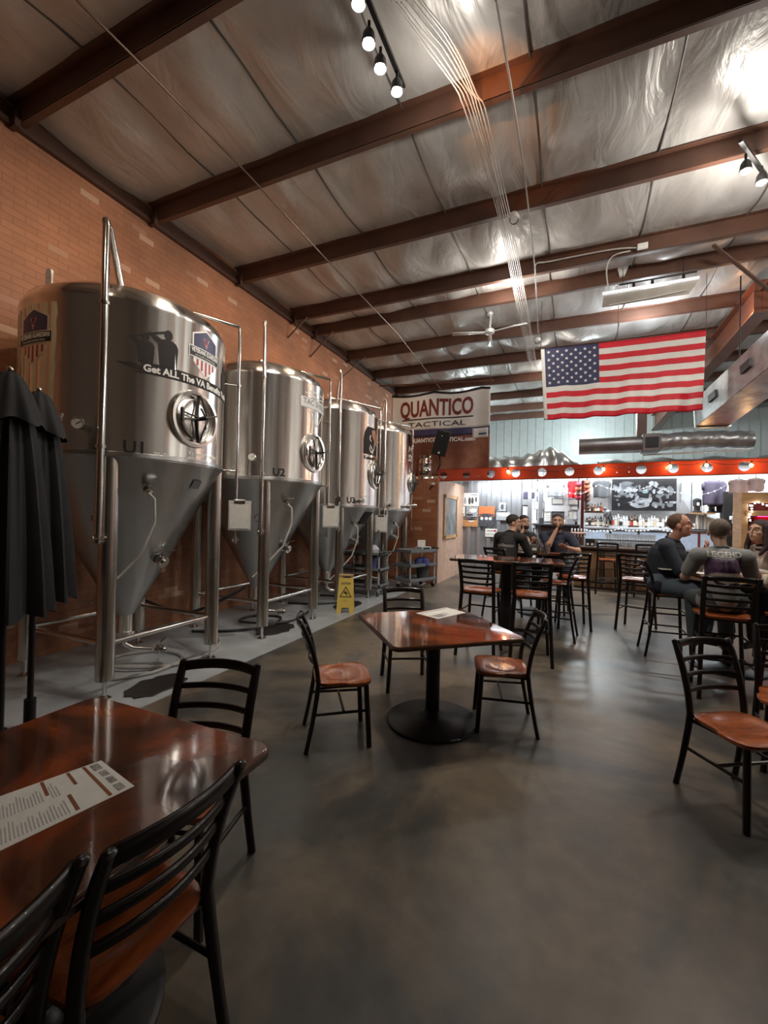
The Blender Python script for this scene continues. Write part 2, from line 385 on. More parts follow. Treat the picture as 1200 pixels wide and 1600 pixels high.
# corrugated wall behind the far tables
WYB = 12.6
CORR = mat('galvanised_sheet', (.40, .41, .43), .36, .75, .1, 2)
x = -2.98; poly = []
while x < -1.0:
    poly += [(x, WYB), (x+.15, WYB), (x+.165, WYB-.075), (x+.265, WYB-.075), (x+.28, WYB)]; x += .28
c = MB()
for (xa, ya), (xb, yb) in zip(poly, poly[1:]):
    if xb-xa > 1e-6: c.add([(xa, ya, 0), (xb, yb, 0), (xb, yb, 2.95), (xa, ya, 2.95)], [(0, 1, 2, 3)])
c.box((-1.95, WYB+.06, 1.475), (2.1, .06, 2.95))
struct(c.build('wall_corrugated', CORR, smooth=False))
WB = mat('white_board_wall', (.72, .73, .74), .45, 0, .05)
c = MB().box((3.4, WYB+.03, 1.475), (8.9, .10, 2.95))
struct(c.build('wall_bar', WB, smooth=False))
c = MB()
for xx in (-.93, -.85, .83, 2.50, 2.95, 3.55): c.box((xx, WYB-.03, 1.475), (.045, .03, 2.95))
struct(c.build('trim_%d' % n_, mat('white_trim', (.8, .8, .8), .4), smooth=False)); n_ += 1
struct(MB().box((-.89, WYB-.025, 1.475), (.05, .02, 2.95)).build('trim_%d' % n_, mat('dark_gap', (.05, .05, .055), .5), smooth=False)); n_ += 1
# tie rods and thin pipes below the ceiling
def rod(name, label, pts, r, m, cat, group=None):
    o = MB().tube(pts, r, 6).build(name, m); return tag(o, label, cat, group)
rod('sag_rod', 'thin dark steel rod crossing below the roof beams above the steel tanks', [at(120, 0, 'z', 5.46), at(205, 85, 'z', 5.46), at(390, 275, 'z', 5.46), at(505, 400, 'z', 5.47), at(620, 520, 'z', 5.47), at(688, 607, 'z', 5.47)], .011, mat('rod_steel', (.10, .07, .05), .35, .8), 'rod')
rod('conduit', 'single thin conduit hanging straight along the roof right of the conduit bundle', [at(775, 0, 'z', 5.42), at(800, 145, 'z', 5.42), at(818, 260, 'z', 5.40), at(828, 345, 'z', 5.38), at(836, 420, 'z', 5.36), at(841, 520, 'z', 5.3)], .010, mat('conduit_steel', (.5, .48, .45), .3, .8), 'conduit')
CW = mat('white_cable', (.55, .52, .48), .4)
for k in range(7):
    o1 = k*6.0
    names = ['leftmost', 'second', 'third', 'fourth', 'fifth', 'sixth', 'rightmost']
    pts = [at(612+k*7.5, 0, 'z', 5.44), at(668+k*7.6, 75, 'z', 5.45), at(712+k*5.5, 135+k*1.5, 'z', 5.45), at(724+k*5.5, 165, 'z', 5.44), at(752+k*4.2, 250, 'z', 5.41), at(776+k*3.2, 330, 'z', 5.43), at(796+k*2.8, 420, 'z', 5.42), at(812+k*2.5, 500, 'z', 5.44), at(832+k*1.6, 590, 'z', 5.42)]
    sm_ = []
    for i in range(len(pts)-1):
        for t in (0, .25, .5, .75):
            p0 = pts[max(i-1, 0)]; p1 = pts[i]; p2 = pts[i+1]; p3 = pts[min(i+2, len(pts)-1)]
            q = .5*((2*p1)+(p2-p0)*t+(2*p0-5*p1+4*p2-p3)*t*t+(3*p1-p0-3*p2+p3)*t**3); q.z += -.02*math.sin(i+k); sm_.append(q)
    rod('conduit', names[k]+' of the seven white cables strung along the ceiling in a bundle', sm_, .0062, CW, 'cable', 'white ceiling cables')
# hat of the bar room: insulation batts lying on the wall head
def mound(x0, x1, name, label, flat_h=None):
    def fn(u, v):
        x = x0+(x1-x0)*u; a = PI*v
        hh = (.40+.20*math.exp(-((u-.67)/.13)**2))*min(1, max(.25, (1.0-u)*4))+.015*math.sin(u*40)
        if flat_h: hh = flat_h+.03*math.sin(u*33)
        return (x, WYB-.02-.42*math.cos(a)*(1+.08*math.sin(u*55)), 2.96+hh*math.sin(a)*(1+.06*math.sin(u*70+v*9)))
    return tag(MB().grid(fn, 90, 14).build(name, SILVER), label, 'insulation')
mound(-2.9, 0.55, 'insulation_batt', 'crumpled silver foil insulation heaped on the wall behind the left of the red beam')
mound(0.6, 6.5, 'insulation_batt', 'long silver foil insulation strip above the bar wall, below the round duct', .22)
struct(MB().box((1.9, WYB+.03, 2.955), (9.9, .3, .02)).build('trim_%d' % n_, WHITE, smooth=False)); n_ += 1
# ---------------------------------------------------------------- steel fermenting tanks
TR = .90; ZT = 3.42
def wrap(o, a0, z0, off, Rr=TR):
    me = o.data; subdiv_long(me, .05)
    for v in me.vertices:
        a = a0+v.co.x/Rr; r = Rr+off+v.co.z
        v.co = Vector((r*math.cos(a), r*math.sin(a), z0+v.co.y))
    return o
def wtext(par, s, h, a, z, m, off=.004, w=None, name='lettering', bold=0., align='CENTER'):
    return wrap(text(s, h, name, m, par, .0006, w, bold, align), R(a), z, off)
def wpoly(par, pts, a, z, m, off=.002, name='decal'):
    o = MB().prism(pts, 0, .0008).build(name, m, par, smooth=False); return wrap(o, R(a), z, off)
CREAM = mat('cream_vinyl', (.70, .58, .40), .5, 0, .1); NAVY = mat('navy_vinyl', (.05, .045, .11), .4); CRIM = mat('crimson_vinyl', (.42, .02, .04), .4)
GOLD = mat('gold_vinyl', (.55, .30, .20), .4); BRN = mat('brown_vinyl', (.014, .008, .007), .7)
def shield(par, a, z, s, stripecol, words=True):
    k = s
    wpoly(par, [(-.22*k, .20*k), (-.0*k, .30*k), (.22*k, .20*k), (.22*k, -.02*k), (-.22*k, -.02*k)], a, z, CREAM if not words else WINK, .002, 'badge_border')
    wpoly(par, [(-.20*k, .19*k), (-.0*k, .278*k), (.20*k, .19*k), (.20*k, 0), (-.20*k, 0)], a, z, NAVY, .0035, 'badge_field')
    wpoly(par, [(-.20*k, -.08*k), (.20*k, -.08*k), (.20*k, -.14*k), (0, -.31*k), (-.20*k, -.14*k)], a, z, CREAM if not words else WINK, .002, 'badge_border')
    for i in range(5):
        x = (-.14+.07*i)*k; d = .135*k-abs(x)*.72
        wpoly(par, [(x-.015*k, -.10*k), (x+.015*k, -.10*k), (x+.015*k, -.14*k-d+.0*k), (x-.015*k, -.14*k-d)], a, z, stripecol, .0035, 'badge_stripe')
    wpoly(par, [(-.265*k, .045*k), (.265*k, .045*k), (.265*k, -.085*k), (-.265*k, -.085*k)], a, z, CREAM if not words else WINK, .005, 'badge_banner_border')
    wpoly(par, [(-.255*k, .035*k), (.255*k, .035*k), (.255*k, -.075*k), (-.255*k, -.075*k)], a, z, INK, .006, 'badge_banner')
    wtext(par, 'VETERANS GUARDIAN', .05*k, a, z-.003*k, WINK, .0075, .47*k, 'badge_lettering', .002*k)
    wtext(par, 'VA CLAIM CONSULTING', .02*k, a, z-.055*k, WINK, .0075, .36*k, 'badge_lettering')
    wtext(par, 'V', .13*k, a, z+.12*k, GOLD, .005, .10*k, 'badge_monogram'); wtext(par, 'G', .07*k, a, z+.15*k, CRIM, .0065, None, 'badge_monogram')
def soldier(par, a, z, k=1., flip=1, m=None):
    "saluting figure seen as a dark outline"
    m = m or BRN; q = lambda pts: wpoly(par, [(x*k*flip, y*k) for x, y in (pts if flip > 0 else pts[::-1])], a, z, m, .003, 'soldier_silhouette')
    q([(-.07, -.17), (.075, -.17), (.085, -.05), (.088, .02), (.07, .055), (.035, .075), (-.035, .075), (-.07, .055), (-.088, .02), (-.08, -.06)])
    q([(-.022, .06), (.022, .06), (.022, .10), (-.022, .10)])
    q([(.036*math.cos(t), .118+.046*math.sin(t)) for t in [2*PI*i/16 for i in range(16)]])
    q([(-.085, .02), (-.05, .065), (-.150, .108), (-.172, .095)]); q([(-.172, .093), (-.160, .078), (-.02, .128), (-.03, .146)])
    wpoly(par, [(x*flip*k, y*k) for x, y in ([(.060, -.17), (.068, -.17), (.062, -.02)][::flip])], a, z, PIPE, .0045, 'silhouette_gap')
def cone_r(z, zb): return .09+(TR-.09)*(z-.55)/(zb-.55)
def manway(par, z, a=0.):
    M = Matrix.Rotation(R(a), 3, 'Z') @ Matrix(((0, 0, 1), (1, 0, 0), (0, 1, 0)))   # local z -> outward, x -> tangent, y -> up
    g = MB()
    prof = [(.235, -.10), (.268, -.03), (.272, .005), (.262, .028), (.235, .03), (.215, .012), (.205, -.03)]
    g.lathe(prof, M @ Vector((0, 0, TR)), 40, M); col = g.build('manway_collar', STEEL, par, loc=(0, 0, z))
    d = MB().lathe([(.20, -.02), (.20, .0), (.185, .012), (.12, .035), (.01, .045)], M @ Vector((0, 0, TR)), 36, M).build('manway_door', STEEL, par, loc=(0, 0, z))
    y = MB(); q = lambda x, yy, zz: M @ Vector((x, yy, TR+zz))
    y.bar(q(.02, .205, .06), q(.06, 0, .11), .034, .014).bar(q(.02, -.205, .06), q(.06, 0, .11), .034, .014)
    y.bar(q(.0, .205, .05), q(-.055, 0, .08), .028, .012).bar(q(.0, -.205, .05), q(-.055, 0, .08), .028, .012)
    y.bar(q(-.185, .03, .06), q(-.02, .005, .085), .02, .012).bar(q(-.185, -.03, .06), q(-.02, -.005, .085), .02, .012)
    y.cyl(q(-.19, -.065, .06), q(-.19, .065, .06), .016); y.cyl(q(.01, .195, .05), q(.01, .225, .05), .022).cyl(q(.01, -.225, .05), q(.01, -.195, .05), .022)
    y.cyl(q(0, 0, .04), q(.0, 0, .15), .02)
    arc = [q(-.20*math.cos(R(t)), -.20*math.sin(R(t)), .045) for t in range(20, 80, 10)]; y.tube(arc, .012, 6)
    y.build('manway_yoke', mat('dark_steel', (.10, .095, .09), .35, .8), d)
    h = MB(); 
    for k in range(3): t = R(20+120*k); h.cyl(q(.0, 0, .15), q(.11*math.cos(t), .11*math.sin(t), .17), .008)
    h.sph(q(0, 0, .15), .022, 10, 6); h.build('hand_wheel', MATS['dark_steel'], d)
def valve(mb, c, d, s=1.):
    "butterfly valve with clamp rings and a lever, along direction d"
    c = Vector(c); d = Vector(d).normalized(); x, y = _frame(d)
    mb.cyl(c-d*.05*s, c+d*.05*s, .022*s).cyl(c-d*.035*s, c-d*.02*s, .042*s).cyl(c+d*.02*s, c+d*.035*s, .042*s).cyl(c-d*.012*s, c+d*.012*s, .036*s)
    mb.cyl(c, c+y*.07*s, .008*s).bar(c+y*.07*s, c+y*.075*s+x*.10*s, .018*s, .006*s).sph(c+x*.045*s, .014*s, 8, 5)
def tank(idx, cx, cy, zb, label, pole_r=.026):
    t = thing('fermenting_tank', label, 'steel tank', (cx, cy, 0), 0, 'fermenting tanks')
    # body: straight shell with weld band, rolled shoulder and dome
    MB().lathe([(TR, zb), (TR, zb+.02), (TR, ZT-.04), (TR+.006, ZT-.03), (TR+.006, ZT), (TR-.005, ZT+.03), (TR-.03, ZT+.08), (.74, ZT+.17), (.45, ZT+.26), (.2, ZT+.30), (.01, ZT+.31)], n=96).build('tank_shell', STEEL, t)
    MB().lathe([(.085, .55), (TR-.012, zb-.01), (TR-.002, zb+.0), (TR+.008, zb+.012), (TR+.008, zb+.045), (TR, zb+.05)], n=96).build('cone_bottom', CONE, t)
    MB().cyl((0, 0, .34), (0, 0, .56), .07, n=24).cyl((0, 0, .33), (0, 0, .37), .095, n=24).tube([(0, 0, .34), (0, 0, .24), (.05, .06, .18), (.22, .16, .17)], .026).build('cone_outlet', STEEL, t)
    vb = MB(); valve(vb, (.30, .19, .17), (1, .5, 0), 1.2); vb.build('outlet_valve', PIPE, t)
    s = .585
    for i, (sx, sy) in enumerate(((1, -1), (1, 1), (-1, 1), (-1, -1))):
        zl = zb+.02
        # leg top cut to sit against the cone
        lg = MB().cyl((sx*s, sy*s, .17), (sx*s, sy*s, zl), .072, n=20).sph((sx*s, sy*s, zl-.0), (.072, .072, .04), 16, 6).build('leg', LEGM, t)
        MB().cyl((sx*s, sy*s, .03), (sx*s, sy*s, .18), .017, n=10).lathe([(.055, 0.004), (.055, .014), (.02, .035)], (sx*s, sy*s, 0), 16).build('levelling_foot', PIPE, lg)
    for (a, b_) in (((s, -s), (s, s)), ((s, s), (-s, s)), ((-s, s), (-s, -s)), ((-s, -s), (s, -s))):
        MB().cyl((a[0], a[1], .47), (b_[0], b_[1], .47), .023, n=12).build('leg_brace', PIPE, t)
    # cleaning pipe: rises past the front left leg then folds back to the dome
    px, py = .60, -.68
    p = MB().tube([(px, py, 1.42), (px, py, 3.98), (px-.01, py+.0, 4.03), (px-.05, py+.05, 4.02), (px-.28, py+.34, ZT+.22)], pole_r, 12)
    p.cyl((px-.28, py+.34, ZT+.14), (px-.28, py+.34, ZT+.24), .03)
    pp = p.build('cleaning_pipe', PIPE, t)
    cl = MB()
    for z in (zb+.08, ZT-.08): cl.cyl((px-.05, py+.06, z), (px+.02, py-.02, z), .012).cyl((px, py, z-.012), (px, py, z+.012), pole_r+.010)
    cl.build('pipe_clamp', PIPE, pp)
    v = MB(); valve(v, (px, py, 1.38), (0, 0, 1), 1.0); v.tube([(px-.05+.045*math.cos(q), py, 1.55+.045*math.sin(q)) for q in [k*PI/6 for k in range(12)]], .008, 6, True); v.build('pipe_valve', PIPE, pp)
    # blow-off pipe: across the dome and down the right side
    qx, qy = .66, .83
    p = MB().tube([(.05, -.10, ZT+.36), (.12, .0, ZT+.38), (qx-.05, qy-.05, ZT+.34), (qx-.005, qy-.005, ZT+.33), (qx, qy, ZT+.27), (qx, qy, 1.62)], .019, 10)
    p.cyl((.05, -.10, ZT+.28), (.05, -.10, ZT+.40), .035)
    pb = p.build('blow_off_pipe', PIPE, t)
    cl = MB()
    for z in (zb+.03, ZT-.35): cl.cyl((qx-.11, qy-.13, z), (qx+.0, qy+.0, z), .011).cyl((qx, qy, z-.01), (qx, qy, z+.01), .028)
    v = cl; valve(v, (qx, qy, 1.30), (0, 0, 1), .8); v.cyl((qx, qy, 1.3), (qx, qy, 1.65), .012); v.build('pipe_clamp', PIPE, pb)
    f = MB().cyl((.33, .12, ZT+.22), (.33, .12, ZT+.34), .05, n=16).cyl((.33, .12, ZT+.30), (.33, .12, ZT+.325), .075, n=16).cyl((.45, .28, ZT+.16), (.45, .28, ZT+.30), .03).cyl((.45, .28, ZT+.24), (.50, .34, ZT+.26), .02)
    valve(f, (.62, .25, ZT+.17), (0, 1, .2), .9); f.build('dome_fitting', PIPE, t)
    l = MB().box((-.15, -.70, ZT+.22), (.09, .014, .15)); l.cyl((-.15, -.71, ZT+.31), (-.15, -.69, ZT+.31), .045); l.build('lifting_lug', WHITE, t)
    # sample arm and probe on the cone
    za = zb-.24; ra = cone_r(za, zb); an = R(-25)
    p0 = Vector((ra*math.cos(an), ra*math.sin(an), za)); o_ = Vector((math.cos(an), math.sin(an), -.6)).normalized()
    v = MB(); valve(v, p0+o_*.06, o_, .9); v.build('sample_valve', PIPE, t)
    h0 = p0+o_*.1
    MB().tube([h0, h0+Vector((.05, .02, -.05)), h0+Vector((.05, .03, -.25)), h0+Vector((-.02, -.05, -.55)), h0+Vector((-.20, -.18, -.80)), h0+Vector((-.30, -.30, -.95))], .011, 8).build('sample_hose', mat('clear_hose', (.5, .48, .44), .3), t)
    za = 1.15; ra = cone_r(za, zb); an = R(2)
    p0 = Vector((ra*math.cos(an), ra*math.sin(an), za)); o_ = Vector((math.cos(an), math.sin(an), -.4)).normalized()
    v = MB(); valve(v, p0+o_*.07, o_, 1.4); v.cyl(p0-o_*.03, p0+o_*.08, .03); v.build('racking_valve', PIPE, t)
    return t
tanks = []
LB = ['largest and nearest steel fermenting tank with a navy badge and marked U1', 'second steel fermenting tank from the camera, marked U2 under a white plate',
      'third steel fermenting tank from the camera, with a dark picture panel above its manhole', 'farthest steel fermenting tank, beside the keg and banner']
TC = [(-4.2, 2.98), (-4.2, 5.0), (-4.2, 6.95), (-4.2, 8.85)]
ZB = [2.06, 2.03, 1.74, 1.72]
for i in range(4): tanks.append(tank(i, TC[i][0], TC[i][1], ZB[i], LB[i], .030 if i == 0 else .024))
t1, t2, t3, t4 = tanks
manway(t1, 2.49, 0); manway(t2, 2.46, 2); manway(t3, 2.36, 8); manway(t4, 2.36, 14)
wtext(t1, 'U1', .11, -33, 2.15, INK, bold=.003); wtext(t2, 'U2', .10, -35, 2.14, INK, bold=.003); wtext(t3, 'U3', .10, -34, 1.86, INK, bold=.003)
shield(t1, 8, 3.15, .78, CRIM)
for a, k in ((-29, .78), (-17.5, 1.0)): soldier(t1, a, 2.90+.17*k, k)
for a, k in ((33, .8), (41, .8)): soldier(t1, a, 2.90+.17*k, k, -1)
L_ = .9*R(95)
wpoly(t1, [(-.09, .015), (.02, .03), (.10, .005), (.10, .05), (L_, .05), (L_, -.05), (.03, -.05), (.08, -.03), (-.02, -.01)], -37, 2.855, BRN, .002, 'slogan_band')
wtext(t1, "Get ALL The VA Benefits You've Earned", .062, -30, 2.852, WINK, .0045, None, 'slogan_lettering', .003, 'LEFT')
wtext(t1, 'Veterans Guardian', .042, 9, 2.165, WINK, .004, .40); wtext(t1, '75 Trotter Hills Circle,', .045, -24, 2.105, WINK, .004, None, 'lettering', .001, 'LEFT')
TAN = mat('tan_vinyl', (.42, .27, .13), .5)
for k in range(7):
    a = -73.5-6.2*k
    if k == 0: pts = [(-.035, .46), (.012, .46)]+[(.022+.006*math.sin(j*2.3)-.02*j/10, .46-.092*j) for j in range(1, 10)]+[(-.02, -.42), (-.04, -.45)]
    else: pts = [(-.028, .46), (.022, .46), (.022, -.42-.02*k), (-.028, -.42-.02*k)]
    wpoly(t1, pts[::-1], a, 2.87, CREAM, .0015, 'pale_stripe')
shield(t1, -88, 3.06, .80, CRIM, False)
wtext(t1, 'ss?', .06, -67, 2.37, WINK, .003, None, 'lettering', .001, 'RIGHT'); wtext(t1, 'ED', .045, -66, 2.19, WINK, .003, None, 'lettering', .001, 'RIGHT')
def dial(par, a, z):
    an = R(a); M = Matrix.Rotation(an, 3, 'Z') @ Matrix(((0, 0, 1), (1, 0, 0), (0, 1, 0)))
    c = Vector((TR*math.cos(an), TR*math.sin(an), z))
    d = MB().lathe([(.02, -.02), (.02, .05), (.05, .055), (.052, .09), (.046, .095), (.045, .088)], c, 24, M).build('thermometer', PIPE, par)
    MB().lathe([(.044, .089), (.044, .091)], c, 24, M).build('dial_face', PAPER, d); MB().bar(c+M @ Vector((-.01, -.005, .093)), c+M @ Vector((.025, .015, .093)), .005, .002).build('pointer', INK, d)
dial(t1, -57, 2.31); dial(t2, -56, 2.31); 
for tk, a, z in ((t3, -25, 1.86), (t3, -50, 1.87), (t4, -40, 1.84), (t4, -12, 1.82), (t4, 30, 1.86)):
    an = R(a); d = Vector((math.cos(an), math.sin(an), 0)); v = MB(); v.cyl(d*(TR-.01)+Vector((0, 0, z)), d*(TR+.06)+Vector((0, 0, z)), .03); valve(v, d*(TR+.09)+Vector((0, 0, z)), d, 1.1); v.build('side_valve', PIPE, tk)
# second tank: white plate with grey lettering over an outlined emblem
wpoly(t2, [(-.36, -.075), (.36, -.075), (.36, .075), (-.36, .075)], 6, 3.13, mat('plate_grey', (.35, .35, .34), .4), .002, 'plate_border')
wpoly(t2, [(-.35, -.065), (.35, -.065), (.35, .065), (-.35, .065)], 6, 3.13, WHITE, .0035, 'plate')
wtext(t2, 'TAC SHIELD', .075, 6, 3.14, mat('grey_ink', (.22, .22, .22), .4), .005, .62, 'lettering', .002)
def wline(par, pts, w, a, z, m, name='emblem_line', off=.003):
    for (x0, y0), (x1, y1) in zip(pts, pts[1:]):
        d = Vector((x1-x0, y1-y0)); n = Vector((-d.y, d.x)).normalized()*w/2
        wpoly(par, [(x0-n.x, y0-n.y), (x1-n.x, y1-n.y), (x1+n.x, y1+n.y), (x0+n.x, y0+n.y)], a, z, m, off, name)
for q in ([(-.22, .17), (-.22, .10), (-.20, -.10), (-.05, -.25), (0, -.30), (.05, -.25), (.20, -.10), (.22, .10), (.22, .17), (-.22, .17)], [(0, .17), (0, -.29)], [(-.28, .13), (-.08, .10), (.08, .10), (.28, .13)]):
    wline(t2, q, .012, 6, 3.13, WINK)
# third tank: dark picture panel with a pale knot and caption
wpoly(t3, [(-.20, -.27), (.27, -.27), (.27, .22), (-.10, .22), (-.17, .12), (-.20, 0)], -6, 2.96, BRN, .002, 'picture_panel')
wpoly(t3, [(.03, .17), (.16, .20), (.25, .1), (.25, -.1), (.16, -.05), (.10, .02), (.06, .05)], -6, 2.96, mat('copper_vinyl', (.48, .20, .11), .4), .0035, 'picture_patch')
for q in ([(-.02, -.10), (.05, -.16), (.08, -.25)], [(.16, -.02), (.12, -.16), (.04, -.24)], [(.0, .08), (-.04, .02), (.01, -.03)], [(-.04, -.14), (.0, -.22), (.1, -.20)]): wline(t3, q, .022, -6, 2.96, WINK, 'picture_line', .005)
wtext(t3, 'Kniveship', .07, -5, 2.63, INK, .003, .40, 'caption_lettering', .002)
an = R(8); 
def cone_patch(par, zb, a, zc, w, h, m):
    sl = (TR-.09)/(zb-.55)
    def fn(u, v):
        z = zc+(v-.5)*h; r = cone_r(z, zb)+.004; aa = R(a)+(u-.5)*w/r; return (r*math.cos(aa), r*math.sin(aa), z)
    return MB().grid(fn, 8, 6).build('cone_label', m, par)
cone_patch(t3, ZB[2], 2, 1.56, .34, .22, BRN)
cone_patch(t1, ZB[0], 10, 1.88, .12, .08, mat('grey_label', (.16, .16, .17), .4))
# fourth tank: pale splash emblem
rr = random.Random(5)
for j in range(12):
    x, y = rr.uniform(-.12, .12), rr.uniform(-.12, .16); wline(t4, [(x, y), (x+rr.uniform(-.09, .09), y+rr.uniform(-.07, .07)), (x+rr.uniform(-.1, .1), y-.05)], .02, 3, 3.0, WINK)

# clipboards hooked on the blow-off pipes
CL = ['white clipboard hooked on the pipe right of the nearest tank', 'white clipboard hooked on the pipe right of the second tank', 'white clipboard hooked on the pipe right of the third tank']
CLIP = mat('clip_sheet', (.56, .55, .52), .5, 0, .12, 9)
for i in range(3):
    cx, cy = TC[i][0]+.70, TC[i][1]+.86
    t = thing('clipboard', CL[i], 'clipboard', (cx, cy, 1.58 if i < 2 else 1.45), R(-62), 'clipboards on the tanks')
    t.rotation_euler = (0, 0, R(32))
    MB().box((0, -.02, -.0), (.25, .006, .34)).build('board', MATS['clip_sheet'], t, bevel=.004)
    MB().box((0, -.028, -.01), (.22, .002, .28)).build('paper_sheet', PAPER, t)
    MB().tube([(-.06, -.02, .16), (-.06, -.02, .18), (.06, -.02, .18), (.06, -.02, .16)], .006, 6).box((0, -.028, .155), (.12, .012, .025)).build('clip', PIPE, t)
# hoses and rubber drain mats on the slab
HOSE = mat('black_hose', (.02, .02, .021), .35); HOSG = mat('grey_hose', (.35, .34, .32), .35)
def hose(pts, label, m=HOSE, r=.018):
    pp = []
    P = [Vector(p) for p in pts]
    for i in range(len(P)-1):
        for t in (0, .2, .4, .6, .8):
            a = P[max(i-1, 0)]; b = P[i]; c = P[i+1]; d = P[min(i+2, len(P)-1)]
            pp.append(.5*((2*b)+(c-a)*t+(2*a-5*b+4*c-d)*t*t+(3*b-a-3*c+d)*t**3))
    pp.append(P[-1]); o = tag(MB().tube(pp, r, 8).build('hose', m), label, 'hose'); return o
hose([(-4.0, 2.6, .024), (-3.75, 2.95, .024), (-3.85, 3.4, .024), (-4.25, 3.45, .024), (-4.5, 3.1, .024), (-4.1, 2.85, .05), (-3.7, 3.3, .024), (-3.9, 4.0, .024), (-4.5, 4.3, .024)], 'grey hose looped on the slab below the nearest tank', HOSG)
hose([(-4.6, 4.2, .024), (-4.1, 4.5, .024), (-3.9, 5.0, .024), (-4.1, 5.4, .024), (-4.5, 5.2, .024), (-4.3, 4.8, .05), (-3.8, 5.2, .024), (-3.9, 5.9, .024)], 'black hose looped on the slab below the second tank')
hose([(-4.6, 6.3, .024), (-4.1, 6.5, .024), (-3.8, 6.9, .024), (-4.0, 7.3, .024), (-4.5, 7.2, .024)], 'black hose curled on the slab below the third tank')
hose([(-4.9, 3.7, .5), (-4.4, 3.9, .35), (-3.9, 4.05, .55), (-3.7, 4.2, .7)], 'black hose slung between the first and second tanks')
MATM = mat('rubber_mat', (.018, .016, .015), .4, bump=.3)
def mat_blob(cx, cy, rx, ry, label, s):
    q = random.Random(s); pts = [(rx*math.cos(a)*(1+q.uniform(-.12, .12)), ry*math.sin(a)*(1+q.uniform(-.12, .12))) for a in [2*PI*k/22 for k in range(22)]]
    tag(MB().prism(pts, .0065, .018).build('drain_mat', MATM, loc=(cx, cy, 0), bevel=.003), label, 'mat')
mat_blob(-3.47, 2.78, .19, .30, 'black rubber mat on the slab beside the nearest tank leg', 1)
mat_blob(-3.75, 4.85, .22, .33, 'black rubber mat on the slab below the second tank', 2)
mat_blob(-3.62, 6.75, .2, .36, 'black rubber mat on the slab behind the caution sign', 3)
# ---------------------------------------------------------------- chairs and stools (built facing +Y, back at -Y)
def seat_mesh(w, d, z, name, m, par):
    b = MB(); N = 40; rings = [0, .25, .45, .62, .72, .82, .93, 1.0]
    def outline(a):
        c, s = math.cos(a), math.sin(a); k = 1/((abs(c)**5+abs(s)**5)**.2)
        x = c*k*w/2*(1.06 if s > 0 else .96)*(1+.02*s); y = s*k*d/2; return x, y
    vs = []; fs = []
    for r in rings:
        for k in range(N):
            a = 2*PI*k/N; x, y = outline(a); ex, ey = x*r, y*r+.0
            dd = math.sqrt((ex/(w*.40))**2+((ey+.01)/(d*.36))**2); t = max(0, min(1, (1.05-dd)/.35)); dip = .013*t*t*(3-2*t)
            vs.append((ex, ey, z-dip-(.004 if r == 1 else 0)))
    n = len(rings)
    for r_, zz in ((1.0, z-.020), (.97, z-.028), (0, z-.028)):
        for k in range(N): x, y = outline(2*PI*k/N); vs.append((x*r_, y*r_, zz))
    for i in range(n+2):
        for k in range(N): fs.append((i*N+k, i*N+(k+1) % N, (i+1)*N+(k+1) % N, (i+1)*N+k))
    b.add(vs, fs); return b.build(name, m, par)
